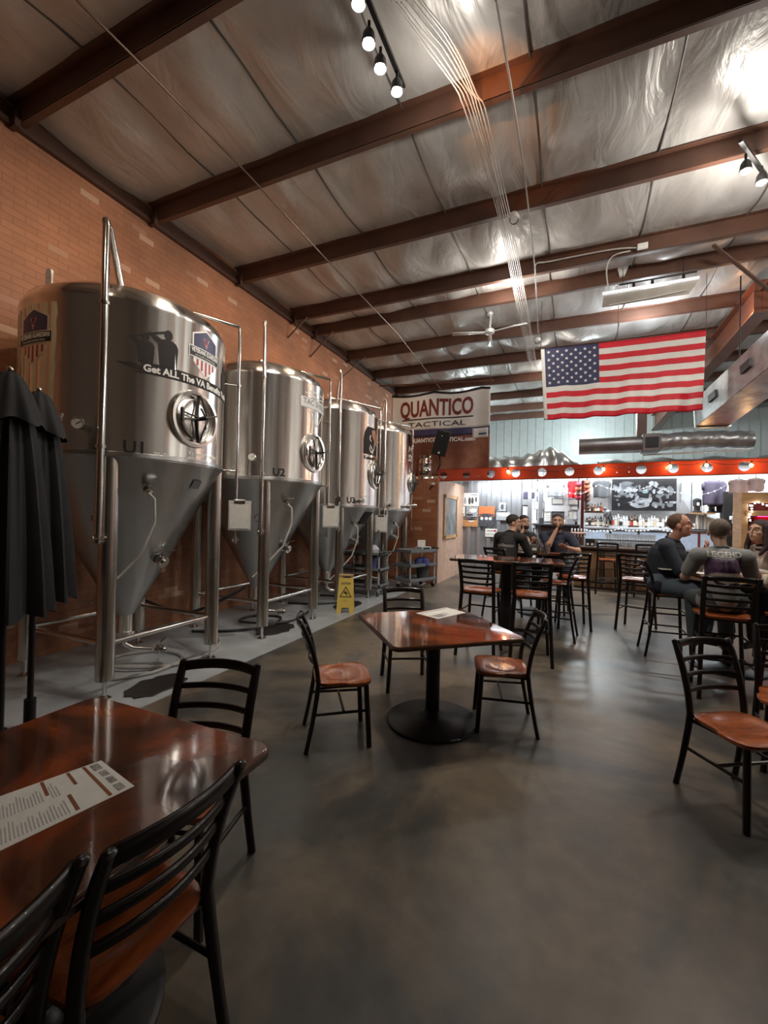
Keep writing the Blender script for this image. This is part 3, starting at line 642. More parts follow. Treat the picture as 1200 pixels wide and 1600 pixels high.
def chair(name, label, cat, sz, top, nslat, w=.40, d=.40, stool=False, group=None):
    t = thing(name, label, cat, (0, 0, 0), 0, group)
    seat_mesh(w, d, sz, 'seat', SEAT, t)
    fr = .0158
    h = top-sz; bx = w/2-.018
    spl = .035 if stool else .02
    def backpt(z):
        "rear upright: foot kicked back, then leaning back above the seat"
        if z <= sz: k = (sz-z)/sz; return Vector((0, -d/2+.02-(.075 if not stool else .10)*k**1.3, z))
        k = (z-sz)/h; return Vector((0, -d/2+.02-.035*k-.085*k*k, z))
    for s in (-1, 1):
        pts = [backpt(sz*k/5)+Vector((s*(bx+spl*(1-k/5)), 0, 0)) for k in range(6)]+[backpt(sz+h*k/6)+Vector((s*(bx+.006*k/6), 0, 0)) for k in range(1, 7)]
        pts.append(pts[-1]+(pts[-1]-pts[-2]).normalized()*.008)
        MB().tube(pts, [fr*.95]*3+[fr*1.05]*8+[fr*.9]+[fr*.35], 10, sx=1.0, sy=1.3).build('leg', FRAME, t)
        f = Vector((s*(w/2-.03+spl), d/2-.03+spl*.6, 0)); u = Vector((s*(w/2-.035), d/2-.045, sz-.03))
        MB().tube([f, u], fr*1.15, 8).build('leg', FRAME, t)
    for i in range(nslat):
        z0 = sz+h*(1-.055-(i)*(.62 if nslat < 5 else .70)/max(nslat-1, 1)); hh = .046 if i == 0 else .026
        y0 = backpt(z0).y
        def fn(u, v):
            x = (u-.5)*2*(bx+.004); bow = -.045*(1-(2*u-1)**2)
            return (x, y0+bow, z0+(v-.5)*hh+ (.010*(1-(2*u-1)**2) if i == 0 else 0))
        MB().grid(fn, 12, 2).build('back_slat', FRAME, t, solid=.012)
    # frame under the seat and stretchers
    MB().tube([(-w/2+.03, -d/2+.03, sz-.04), (w/2-.03, -d/2+.03, sz-.04), (w/2-.035, d/2-.045, sz-.04), (-w/2+.035, d/2-.045, sz-.04)], .011, 6, True).build('seat_frame', FRAME, t)
    def lp(s, fb, z):
        if fb < 0: q = backpt(z); k = z/sz; return Vector((s*(bx+spl*(1-k)), q.y, z))
        k = z/(sz-.03); return Vector((s*(w/2-.03+spl), d/2-.03+spl*.6, 0)).lerp(Vector((s*(w/2-.035), d/2-.045, sz-.03)), k)
    hs = [(.30, .42)] if stool else [(.22, .22)]
    def st(a, b): MB().tube([a, b], .010, 8).build('stretcher', FRAME, t)
    if stool:
        for s in (-1, 1): st(lp(s, -1, .30), lp(s, 1, .30)); st(lp(s, -1, .52), lp(s, 1, .52))
        st(lp(-1, 1, .28), lp(1, 1, .28)); st(lp(-1, -1, .36), lp(1, -1, .36)); st(lp(-1, 1, .52), lp(1, 1, .52))
    else:
        for s in (-1, 1): st(lp(s, -1, .25), lp(s, 1, .25))
        st(Vector((lp(-1, 1, .25).x, 0, .25)), Vector((lp(1, 1, .25).x, 0, .25)))
    return t
def face(x, y): return math.atan2(-x, y)    # rotation that turns local +Y towards (x, y)
c0 = chair('dining_chair', 'dark ladder-back chair with a cherry seat, left of the square table', 'chair', .46, .87, 4, .41, .40, group='ladder-back dining chairs')
c0.location = (-1.53, 2.77, 0); c0.rotation_euler.z = face(.80, .58)
CH = [((-.50, 3.50), (-.85, -.22), 'dark ladder-back chair with a cherry seat, right of the square table'),
      ((-1.43, 3.86), (.45, -.80), 'dark ladder-back chair behind the square table, in front of the utility cart'),
      ((-1.50, 1.34), (.28, -.95), 'dark ladder-back chair tucked in behind the far side of the near left table'),
      ((-1.20, .83), (-1, .05), 'dark chair in the foreground at the right corner of the near left table'),
      ((-1.22, .36), (-1, -.12), 'dark chair at the bottom left corner, nearest to the camera'),
      ((.93, 3.08), (.53, -.85), 'dark chair with an orange seat at the right edge, nearest chair on that side'),
      ((1.40, 3.72), (-.2, -1), 'orange-seated chair at the right edge, behind the nearest one')]
for (x, y), (fx, fy), l in CH: dup(c0, (x, y, 0), face(fx, fy), l)
s0 = chair('bar_stool', 'dark ladder-back bar stool at the near left of the tall table', 'bar stool', .76, 1.13, 5, .41, .40, True, group='ladder-back bar stools')
s0.location = (-.99, 5.22, 0); s0.rotation_euler.z = face(.05, 1)
ST = [((-.42, 5.24), (-.12, 1), 'dark ladder-back bar stool at the near right of the tall table, overlapping its column'),
      ((-.20, 6.38), (-1, .08), 'dark bar stool pushed in at the right end of the tall table'),
      ((.02, 7.14), (-.15, 1), 'dark bar stool right of the tall table, empty, facing the three seated men'),
      ((-1.0, 7.28), (.5, .85), 'bar stool under the man in the black shirt seen from behind'),
      ((-.95, 8.45), (.5, -.7), 'bar stool under the man hidden behind the black shirted man'),
      ((-.28, 8.0), (-.1, -1), 'bar stool under the man in the navy tee shirt'),
      ((.92, 7.42), (.35, 1), 'empty dark bar stool left of the man in the dark shirt'),
      ((1.10, 6.22), (.95, .05), 'bar stool under the man in the dark blue shirt'),
      ((1.33, 5.05), (.05, 1), 'dark bar stool in front, carrying the man in the printed grey tee shirt'),
      ((2.18, 6.35), (-.7, .2), 'bar stool under the dark haired woman'),
      ((1.98, 5.25), (-.35, .9), 'dark bar stool at the right edge carrying a black jacket'),
      ((.72, 10.72), (0, 1), 'dark bar stool standing against the bar front, left one'),
      ((1.45, 10.72), (0, 1), 'dark bar stool standing against the bar front, right one')]
for (x, y), (fx, fy), l in ST: dup(s0, (x, y, 0), face(fx, fy), l)
# ---------------------------------------------------------------- tables
def rrect(w, d, r, n=5, bow=0.):
    pts = []
    for cx, cy, a0 in ((w/2-r, d/2-r, 0), (-w/2+r, d/2-r, 90), (-w/2+r, -d/2+r, 180), (w/2-r, -d/2+r, 270)):
        for k in range(n+1): a = R(a0+90*k/n); pts.append((cx+r*math.cos(a), cy+r*math.sin(a)))
    return pts
def table(label, x, y, rz, w, d, h, br=.36, colr=.055, rad=.05, group='square pedestal tables', top=None):
    t = thing('pedestal_table', label, 'table', (x, y, 0), rz, group)
    MB().prism(rrect(w, d, rad), h-.035, h).build('tabletop', top or TOP, t, bevel=.008)
    MB().prism(rrect(w+.008, d+.008, rad), h-.030, h-.010).build('edge_band', DKWOOD, t)
    MB().cyl((0, 0, .03), (0, 0, h-.045), colr, n=24).build('column', BLACKM, t)
    MB().lathe([(br, 0.0), (br, .014), (br-.02, .026), (.12, .045), (.07, .07), (colr, .09)], n=48).build('base', BLACKM, t)
    MB().box((0, 0, h-.045), (w*.6, .06, .02)).box((0, 0, h-.045), (.06, d*.6, .02)).build('top_bracket', BLACKM, t)
    return t
table('square table with a glossy red-brown top in the middle of the room, menu on it', -.99, 3.29, R(41), 1.0, 1.0, .76)
table('glossy dark red table at the bottom left with a long menu lying on it', -1.49, .80, R(1), 1.0, .99, .76, rad=.06)
table('tall rectangular table with an empty glossy top, middle distance', -.80, 5.98, R(4), 1.42, .76, 1.07, .38, .075, group='tall pedestal tables')
table('tall table where the three men sit, behind the empty tall table', -.50, 7.85, R(6), .95, .75, 1.05, .36, .05, group='tall pedestal tables')
table('tall table on the right shared by the seated group', 1.62, 5.95, R(8), .80, .80, 1.05, .36, .05, group='tall pedestal tables')
table('low table at the right edge with a black column and round base', 1.62, 2.45, R(20), .9, .9, .76, .40, .06)
# menus
def menu(label, pts, bars, boxes, z):
    t = thing('menu', label, 'menu', (0, 0, 0))
    c = sum((Vector(p) for p in pts), Vector((0, 0)))/4; t.location = (c.x, c.y, z)
    q = [Vector(p)-c for p in pts]      # corners: 0 origin, 1 along the length, 2 opposite, 3 across
    def P(u, v, z_=0.0): a = q[0].lerp(q[1], u); b = q[3].lerp(q[2], u); r = a.lerp(b, v); return (r.x, r.y, z_)
    def pl(u0, v0, u1, v1, z0, z1): return [P(u0, v0, z0), P(u1, v0, z0), P(u1, v1, z0), P(u0, v1, z0), P(u0, v0, z1), P(u1, v0, z1), P(u1, v1, z1), P(u0, v1, z1)], [(0, 3, 2, 1), (4, 5, 6, 7), (0, 1, 5, 4), (1, 2, 6, 5), (2, 3, 7, 6), (3, 0, 4, 7)]
    MB().add(*pl(0, 0, 1, 1, .0005, .0016)).build('sheet', PAPER, t, smooth=False)
    b = MB()
    for a in bars: b.add(*pl(*a, .0016, .0022))
    b.build('heading_bars', mat('menu_brown', (.22, .075, .03), .5), t, smooth=False)
    b = MB()
    for a in boxes: b.add(*pl(*a, .0016, .0022))
    b.build('printed_boxes', mat('menu_grey', (.28, .27, .25), .5, 0, .5, 60), t, smooth=False)
    b = MB()
    for k in range(26):
        u = .03+.022*k
        for v0, v1 in ((.08, .42), (.52, .9)):
            if not any(a[0]-.02 < u < a[2]+.01 and a[1] < v1 and a[3] > v0 for a in bars): b.add(*pl(u, v0, u+.008, v0+(v1-v0)*random.uniform(.5, 1), .0016, .002))
    b.build('text_lines', mat('menu_text', (.42, .40, .37), .5), t, smooth=False)
A = at(158, 1188, 'z', .762); B = at(210, 1228, 'z', .762); C_ = at(0, 1329, 'z', .762); D_ = at(0, 1248, 'z', .762)
Lx = (C_-B); 
m0 = B+(C_-B)*1.25; m3 = A+(D_-A)*1.25+Vector((-.02, 0, 0))
menu('long printed menu lying on the near left table', [(m0.x, m0.y), (B.x, B.y), (A.x, A.y), (m3.x, m3.y)],
     [(.83, .04, .855, .98), (.70, .62, .725, .98), (.62, .06, .645, .45), (.50, .62, .525, .98)], [(.90, .06, .955, .24), (.90, .30, .955, .48), (.90, .54, .955, .70), (.885, .76, .955, .95)], .7602)
A = at(650, 958, 'z', .762); B = at(697, 949, 'z', .762); C_ = at(728, 957, 'z', .762); D_ = at(684, 967, 'z', .762)
menu('white menu sheet lying on the square table in the middle', [(A.x, A.y), (B.x, B.y), (C_.x, C_.y), (D_.x, D_.y)], [(.1, .1, .9, .14)], [(.1, .6, .4, .9)], .7602)
# ---------------------------------------------------------------- caution sign, carts, umbrellas, keg, speaker, banner, flag, fan, fixtures
YEL = mat('caution_yellow', (.62, .45, .10), .45, 0, .08)
t = thing('caution_sign', 'folding yellow wet floor caution sign on the slab edge by the third tank', 'caution sign', (-3.40, 6.24, .006), R(24))
for s in (-1, 1):
    P = [(-.145, 0), (-.07, 0), (-.06, .09), (.06, .09), (.07, 0), (.145, 0), (.115, .60), (.085, .60), (.07, .57), (-.07, .57), (-.085, .60), (-.115, .60)]
    M = Matrix.Rotation(R(-9*s)*-1, 3, 'X') @ XZ
    MB().prism(P, -.006, .006, M, (0, s*.10, 0)).build('panel', YEL, t, bevel=.002)
MB().box((0, 0, .61), (.235, .05, .035)).build('hinge_cap', mat('cap_tan', (.45, .30, .14), .5), t, bevel=.008)
Mf = (Matrix.Rotation(R(-9), 4, 'X') @ XZ4)
def onf(o): o.location = (0, -.10-.007, 0); return o
M3 = Matrix.Rotation(R(-9), 3, 'X') @ XZ
# front panel leans back: rotation keeps foot at y=-.10
for o in [q for q in t.children if q.name.startswith('panel')]: pass
def sgn(s_, h, x, z, w): o = text(s_, h, 'lettering', INK, t, .0005, w, .001); 
def put(o, x, z):
    for v in o.data.vertices: v.co = M3 @ Vector((v.co.x+x, v.co.y+z, v.co.z+.0075))
    o.location = (0, -.10, 0); return o
put(text('CAUTION', .035, 'lettering', INK, t, .0005, .155, .001), 0, .48)
put(text('CUIDADO', .018, 'lettering', mat('tan_ink', (.45, .25, .03), .5), t, .0005, .07), -.005, .20)
o = holed([(-.10, .26), (.10, .26), (0, .44)], [], .001, 'warning_triangle', INK, t); put(o, 0, 0)
o = holed([(-.078, .273), (.078, .273), (0, .412)], [], .001, 'triangle_field', YEL, t); put(o, 0, 0); o.location.y -= .001
o = MB().prism([(-.04, .345), (-.015, .35), (-.01, .375), (0, .36), (.01, .335), (.035, .345), (.02, .31), (.045, .285), (.02, .295), (-.005, .315), (-.03, .33)], 0, .001).build('slipping_figure', INK, t, smooth=False); put(o, 0, 0); o.location.y -= .002
# utility carts
def cart(label, x, y, rz):
    t = thing('utility_cart', label, 'utility cart', (x, y, .007), rz, 'utility carts')
    W, D = .86, .50
    for i, z in enumerate((.17, .49, .80)):
        sh = MB().prism(rrect(W, D, .04), z, z+.02)
        for sx, sy, w, d in ((0, -1, W, .02), (0, 1, W, .02), (-1, 0, .02, D), (1, 0, .02, D)): sh.box((sx*(W/2-.01), sy*(D/2-.01), z+.035), (w, d, .07))
        sh.build('shelf', GREY, t)
    for sx in (-1, 1):
        for sy in (-1, 1):
            MB().cyl((sx*(W/2-.04), sy*(D/2-.04), .12), (sx*(W/2-.04), sy*(D/2-.04), .84), .020, n=12).build('post', mat('alu_post', (.72, .72, .70), .3, .7), t)
            c = MB().cyl((sx*(W/2-.06)-.012, sy*(D/2-.06), .055), (sx*(W/2-.06)+.012, sy*(D/2-.06), .055), .052, n=18).build('caster', BLACK, t)
            MB().box((sx*(W/2-.06), sy*(D/2-.06), .10), (.04, .05, .05)).build('caster_fork', PIPE, c)
    MB().tube([(W/2-.02, -D/2+.05, .84), (W/2+.10, -D/2+.05, .88), (W/2+.10, D/2-.05, .88), (W/2-.02, D/2-.05, .84)], .016, 8).build('push_handle', BLACK, t)
    return t
ct1 = cart('grey three-shelf utility cart in front, beside the brick room', -3.22, 9.18, R(65))
ct2 = cart('grey three-shelf utility cart behind the fourth tank legs, left one', -3.86, 7.90, 0)
BLUE = mat('blue_plastic', (.07, .08, .25), .4)
def bx(name, label, cat, c, sz, m, rz=0, bv=.006):
    o = MB().box((0, 0, sz[2]/2), sz).build(name, m, bevel=bv, loc=c); o.rotation_euler.z = rz; return tag(o, label, cat)
t = thing('toolbox', 'grey instrument case with a display on top of the front cart', 'case', (-3.08, 9.25, .83), R(65))
MB().box((0, 0, .05), (.30, .22, .10)).build('case_body', mat('light_grey_plastic', (.42, .45, .48), .4), t, bevel=.008); MB().box((0, -.113, .06), (.22, .006, .05)).build('display', INK, t); MB().box((0, -.118, .02), (.08, .01, .02)).build('latch', INK, t)
bx('document_stand', 'white card standing behind the case on the front cart', 'card', (-3.16, 9.36, .83), (.19, .02, .24), PAPER, R(40))
for i, (dx, dy, s) in enumerate(((-.02, -.05, .10), (.12, -.02, .085), (.0, .10, .09))):
    pos = ['front left', 'right', 'rear'][i]
    tag(MB().lathe([(s, 0), (s*1.05, .05), (s*.9, .13), (s*.3, .16)], n=18).build('plastic_bag', BLUE, loc=(-3.12+dx, 9.22+dy, .52)), 'blue bundle on the middle shelf of the front cart, the %s one' % pos, 'bundle')
tag(MB().lathe([(.13, 0), (.16, .26), (.165, .27), (.15, .275)], n=24).build('bucket', mat('dark_grey_bin', (.07, .075, .08), .5), loc=(-3.12, 9.38, .20)), 'dark grey bucket on the bottom shelf of the front cart', 'bucket')
tag(MB().lathe([(.12, 0), (.14, .22), (.12, .26)], n=20).build('bucket', BLUE, loc=(-3.75, 7.90, .52)), 'blue container on the middle shelf of the left cart', 'container')
tag(MB().lathe([(.11, 0), (.13, .1), (.06, .18)], n=20).build('plastic_bag', mat('clear_bag', (.5, .52, .55), .3), loc=(-3.70, 7.90, .83)), 'crumpled clear bag on top of the left cart', 'bag')
# closed patio umbrellas
UMB = mat('umbrella_cloth', (.008, .007, .0075), .75, 0, .3, 8)
def umbrella(label, p, seed):
    q = random.Random(seed); t = thing('patio_umbrella', label, 'umbrella', (p.x, p.y, 0), q.uniform(0, 3), 'closed patio umbrellas')
    def cloth(z0, z1, ra, rb, n, amp, name, flare=1.):
        def fn(u, v):
            a = 2*PI*u; z = z1+(z0-z1)*v; r = ra+(rb-ra)*v**flare
            f = 1+amp*v**.5*math.cos(n*a+.6*math.sin(3*v))+amp*.4*math.cos(2*n*a+2)
            return (r*f*math.cos(a), r*f*math.sin(a), z-.02*math.cos(n*a)*v)
        return MB().grid(fn, 96, 20).build(name, UMB, t)
    cloth(.98, 2.30, .06, .215, 8, .16, 'canopy', .55)
    cloth(2.12, 2.42, .03, .165, 5, .10, 'vent_cap', .6)
    MB().sph((0, 0, 2.44), .018, 10, 6).build('finial', PIPE, t)
    MB().cyl((0, 0, .06), (0, 0, 2.42), .019).build('pole', BLACKM, t)
    MB().lathe([(.23, .0), (.23, .05), (.10, .08), (.035, .10), (.035, .30)], n=32).build('base', BLACKM, t)
pA = at(60, 640, 'y', 1.74); pB = at(14, 640, 'y', 1.42)
umbrella('closed black patio umbrella by the nearest tank, right one of the pair', Vector((pA.x, pA.y, 0)), 1)
umbrella('closed black patio umbrella by the nearest tank, left one of the pair', Vector((pB.x, pB.y, 0)), 2)
# keg on the brick room
kp = at(665, 752, 'y', 10.12); 
t = thing('beer_keg', 'steel beer keg standing on top of the brick room corner', 'keg', (at(665, 752, 'y', 10.24).x, 10.24, 2.54), R(-20))
MB().lathe([(.17, .0), (.195, .0), (.195, .05), (.18, .07), (.205, .11), (.205, .19), (.215, .205), (.205, .22), (.205, .37), (.215, .385), (.205, .40), (.205, .47), (.18, .51), (.195, .53), (.195, .585), (.185, .59), (.175, .55), (.02, .53)], n=40).build('keg_shell', PIPE, t)
MB().cyl((0, 0, .52), (0, 0, .57), .04).build('keg_spear', PIPE, t)
for z, cc in ((.12, INK), (.30, MATS['grey_ink'])):
    wrap(MB().prism([(-.08, -.02), (.08, -.02), (.08, .02), (-.08, .02)], 0, .001).build('printed_band', cc, t, smooth=False), R(-62), z, .004, .205)
wrap(MB().prism([(.035*math.cos(a), .035*math.sin(a)) for a in [2*PI*k/16 for k in range(16)]], 0, .001).build('red_sticker', mat('red_sticker', (.6, .03, .02), .4), t, smooth=False), R(-30), .44, .003, .205)
# banner
BY = 10.22
c = [at(612, 618, 'y', BY), at(767, 602, 'y', BY), at(767, 735, 'y', BY), at(612, 748, 'y', BY)]
W = c[1].x-c[0].x; bx0 = c[0].x; zt = (c[0].z+c[1].z)/2; zl = 2.62; Hh = zt-zl
t = thing('banner', 'large QUANTICO TACTICAL banner hanging above the brick room', 'banner', (bx0, BY, zl), 0)
def bz(u, v, w=0):  # soft cloth waves, scalloped top edge
    y = .03*math.sin(u*9+v*2)+.02*math.sin(u*23)*(1-v)+.05*math.exp(-((u-.9)/.08)**2)*v
    top = -.07*math.sin(PI*((u*2.2) % 1))*v**6
    return Vector((u*W, y+w, v*Hh+top))
BW = mat('banner_white', (.66, .64, .61), .6, 0, .07, 3)
def bm_():
    m, nt, b, N, L = nodes_of('banner_photo'); tc = N('TexCoord'); n = N('TexNoise'); n.inputs['Scale'].default_value = 1.5; n.inputs['Detail'].default_value = 7; n.inputs['Distortion'].default_value = .3
    L(tc.outputs['Object'], n.inputs['Vector']); r = ramp(N, [(.3, (.12, .035, .02)), (.5, (.20, .065, .035)), (.62, (.30, .13, .07)), (.75, (.22, .08, .045))]); L(n.outputs['Fac'], r.inputs[0]); L(r.outputs[0], b.inputs['Base Color']); b.inputs['Roughness'].default_value = .55; return m
BP = bm_()
SV = .55
MB().grid(lambda u, v: bz(u, SV+(1-SV)*v), 60, 16).build('white_panel', BW, t, solid=.004)
MB().grid(lambda u, v: bz(u, SV*v), 60, 16).build('picture_panel', BP, t, solid=.004)
MB().grid(lambda u, v: bz(u, SV-.085+.085*v, -.006), 60, 3).build('navy_strip', NAVY, t, solid=.002)
MB().grid(lambda u, v: bz(u, .975+.03*v, -.006), 60, 2).build('top_hem', BRN, t, solid=.002)
def btext(s, h, u, v, w, m, name='lettering', bold=.0, rot=0):
    o = text(s, h, name, m, t, .0008, w, bold); subdiv_long(o.data, .06)
    for q in o.data.vertices:
        x = q.co.x/W+u; y = q.co.y/Hh+v; p = bz(x, y); q.co = Vector((p.x, p.y-.012-q.co.z, p.z))
MAROON = mat('maroon_ink', (.16, .025, .018), .5, 0, .4, 40)
btext('QUANTICO', .43, .47, .80, W*.74, MAROON, 'headline_lettering', .016)
btext('TACTICAL', .13, .48, .61, W*.58, INK, 'subtitle_lettering')
btext('www.QUANTICOTACTICAL.com', .10, .47, .42, W*.78, WINK, 'web_address', .004)
MB().grid(lambda u, v: bz(.12+.72*u, .672+.014*v, -.008), 40, 1).build('headline_rule', INK, t, solid=.002)
MB().grid(lambda u, v: bz(.835+.15*u, .425+.11*v, -.014), 8, 4).build('sponsor_patch', BW, t, solid=.002)
btext('*', .12, .865, .495, .07, mat('teal_ink', (.03, .10, .14), .5)); MB().grid(lambda u, v: bz(.895+.075*u, .46+.02*v, -.018), 3, 1).build('printed_band', MATS['teal_ink'], t, solid=.002)
for zz in (0,): pass
tag(MB().tube([(bx0-.35, BY, zt+.28), (bx0+W+.05, BY+.02, zt+.12)], .02, 8).build('banner_rail', OXIDE), 'dark rail carrying the top edge of the big banner', 'rail')
MB().tube([(.02, .015, zt-.02-zl), (.02, .015, 5.5-zl)], .006, 6).tube([(W-.02, .015, zt-.02-zl), (W-.02, .015, 5.5-zl)], .006, 6).build('hanging_cord', BLACK, t)
# loudspeaker
sp = at(691, 692, 'y', 9.75)
t = thing('loudspeaker', 'black loudspeaker tilted on a pole in front of the banner', 'speaker', (sp.x, sp.y, sp.z), R(10))
rot = Matrix.Rotation(R(15), 3, 'Y') @ Matrix.Rotation(R(14), 3, 'X')
P = [(-.17, -.15), (.17, -.15), (.12, .15), (-.12, .15)]
MB().prism(P, -.29, .29, rot).build('cabinet', BLACK, t, bevel=.015)
MB().box(rot @ Vector((0, -.153, 0)), (.31, .008, .54), rot=rot).build('grille', mat('speaker_grille', (.02, .02, .021), .6, .3, .3, 200), t, bevel=.01)
MB().prism([(-.03, -.02), (.03, -.02), (0, .035)], 0, .003, rot @ XZ, rot @ Vector((0, -.160, -.22))).build('maker_mark', WINK, t, smooth=False)
MB().sph(rot @ Vector((-.02, -.158, .17)), .012, 8, 5).build('horn_mark', WINK, t)
MB().tube([rot @ Vector((0, .02, -.29)), (-.04, .03, -.50), (-.10, .10, -.62), (-.14, .30, -.64)], .018, 8).build('pole', BLACKM, t)
# flag
FY = 8.4
c0_, c1_, c2_, c3_ = at(845, 546, 'y', FY), at(1103, 516, 'y', FY), at(1098, 641, 'y', FY), at(850, 656, 'y', FY)
t = thing('flag', 'large United States flag hung flat below the roof beams', 'flag', tuple(c0_), 0)
FW = (c1_-c0_).length; FH = (c0_-c3_).length
def fp(u, v, off=0.):      # v=0 top
    a = c0_.lerp(c1_, u); b = c3_.lerp(c2_, u); p = a.lerp(b, v)-c0_
    wv = v**1.3
    p.y += wv*(.022*math.sin(u*26+v*2)+.014*math.sin(u*61+3*v)+.02*math.sin(u*8))+.03*math.sin(u*5)*v - off
    p.z += -.008*math.sin(u*30)*v-.035*math.sin(PI*u)*(1-v)*.35
    return p
FR = mat('flag_red', (.62, .008, .022), .6, 0, .1, 5); FWH = mat('flag_white', (.74, .72, .68), .6, 0, .06, 5); FB = mat('flag_blue', (.035, .038, .10), .6, 0, .1, 5)
g = MB(); nu = 120; nv = 39; vs = [fp(i/nu, j/nv) for j in range(nv+1) for i in range(nu+1)]; g.v = vs
for j in range(nv):
    for i in range(nu):
        g.f.append((j*(nu+1)+i, j*(nu+1)+i+1, (j+1)*(nu+1)+i+1, (j+1)*(nu+1)+i))
        s_ = j*13//nv; u = (i+.5)/nu
        g.mi.append(1 if u < .022 else (2 if (u < .385 and s_ < 7) else (0 if s_ % 2 == 0 else 1)))
g.build('cloth', [FR, FWH, FB], t, solid=.003)
st = MB()
for r_ in range(9):
    for k in range(6 if r_ % 2 == 0 else 5):
        u = .022+.363*((k*2+1+(r_ % 2))/12); v = (7/13)*((r_+1)/10)
        pts = []
        for q in range(10):
            a = PI/2+q*PI/5; rr_ = (.034 if q % 2 == 0 else .0135)
            pts.append(fp(u+rr_*math.cos(a)/FW, v-rr_*math.sin(a)/FH, .006))
        o = len(st.v); c = fp(u, v, .006); st.add(pts+[c], [(q, (q+1) % 10, 10) for q in range(10)])
st.build('stars', FWH, t, smooth=False)
for p in (c0_, c0_.lerp(c1_, .5), c1_):
    MB().cyl(p-c0_, Vector((p.x-c0_.x, 0, 5.73-c0_.z)), .004, n=5).build('hanging_cord', BLACK, t)
# ceiling fan
fpz = at(765, 519, 'y', 8.4)
t = thing('ceiling_fan', 'white three-blade ceiling fan left of the flag', 'ceiling fan', (fpz.x, fpz.y, fpz.z), 0)
FANM = mat('fan_metal', (.62, .62, .60), .35, .3)
MB().cyl((0, 0, .06), (.02, 0, .36), .022).lathe([(.05, .33), (.06, .37), (.03, .40)], n=16).build('down_rod', FANM, t)
MB().lathe([(.03, -.04), (.09, -.02), (.10, .03), (.06, .07), (.02, .08)], n=24).build('motor', FANM, t)
for a in (-12, 100, 195):
    d = Vector((math.cos(R(a)), math.sin(R(a)), 0)); n = Vector((-d.y, d.x, .2))
    MB().add([d*.08+n*.035, d*.08-n*.035, d*.72-n*.06, d*.72+n*.045], [(0, 1, 2, 3)]).build('blade', FANM, t, solid=.008)
# hanging fluorescent hood
a_, b_ = at(941, 462, 'y', 7.6), at(1092, 437, 'y', 7.6)
t = thing('hanging_lamp', 'long white hooded ceiling lamp hanging above the flag', 'lamp', tuple((a_+b_)/2), 0)
L2 = (b_-a_).length/2
MB().box((0, -.02, .02), (2*L2, .03, .035)).build('lamp_rail', mat('lamp_white', (.8, .8, .8), .4, emit=(1, 1, 1), es=.6), t)
MB().prism([(-L2, -.18), (L2-.12, -.18), (L2, 0), (-L2+.02, 0)], -.006, .006, XZ, (0, .02, 0)).build('reflector', mat('hood_metal', (.36, .33, .29), .35, .4), t)
MB().tube([(-L2+.1, 0, -.17), (0, -.02, -.165), (L2-.14, -.01, -.13)], .008, 6).build('cable', WHITE, t)
for x in (-.2, .05, .45): MB().cyl((x, 0, .02), (x, .02, .12), .02).build('bracket', BLACK, t)
MB().cyl((-.4, .03, .14), (.62, .03, .14), .012).cyl((.45, .03, .14), (.45, .03, .40), .004).cyl((-.35, .03, .14), (-.35, .03, .40), .004).build('hanger', BLACKM, t)
def cbl(pts, label, r=.01): 
    q = []
    P = [Vector(p) for p in pts]
    for i in range(len(P)-1):
        for t_ in (0, .25, .5, .75):
            a = P[max(i-1, 0)]; b = P[i]; c = P[i+1]; d = P[min(i+2, len(P)-1)]
            q.append(.5*((2*b)+(c-a)*t_+(2*a-5*b+4*c-d)*t_*t_+(3*b-a-3*c+d)*t_**3))
    q.append(P[-1]); tag(MB().tube(q, r, 6).build('cable', CW), label, 'cable')
cbl([at(836, 430, 'y', 7.0), at(838, 412, 'y', 7.0), at(860, 408, 'y', 7.0), at(955, 390, 'y', 7.0), at(1000, 387, 'y', 7.0)], 'white cable clipped along the roof beam above the hanging lamp')
cbl([at(950, 448, 'y', 7.4), at(948, 420, 'y', 7.2), at(958, 400, 'y', 7.0), at(985, 392, 'y', 7.0)], 'curved white cable feeding the hanging lamp')
bx('junction_box', 'small white junction box on the roof beam above the hanging lamp', 'junction box', tuple(at(1004, 389, 'y', 6.98)), (.13, .04, .08), WHITE)
o = MB().prism([(-.04, -.07), (.03, -.06), (.08, .07), (-.07, .08)], -.03, .03, XZ).build('ceiling_camera', WHITE, loc=tuple(at(973, 425, 'y', 7.8))); tag(o, 'small white camera on a roof beam left of the hanging lamp', 'camera')
for i, (px, py, l) in enumerate(((803, 340, 'small round alarm sensor with coiled wire hung at the conduit bundle'), (840, 532, 'small round fitting hanging just left of the flag top corner'))):
    p = at(px, py, 'z', 5.36); t = thing('ceiling_sensor', l, 'sensor', tuple(p), 0)
    MB().lathe([(.06, -.02), (.065, 0), (.05, .05), (.01, .06)], n=20).build('housing', WHITE, t)
    MB().tube([(.05*math.cos(a), .05*math.sin(a), -.03-.02*math.sin(a)) for a in [k*.5 for k in range(11)]], .006, 6).build('wire_coil', BLACK, t)
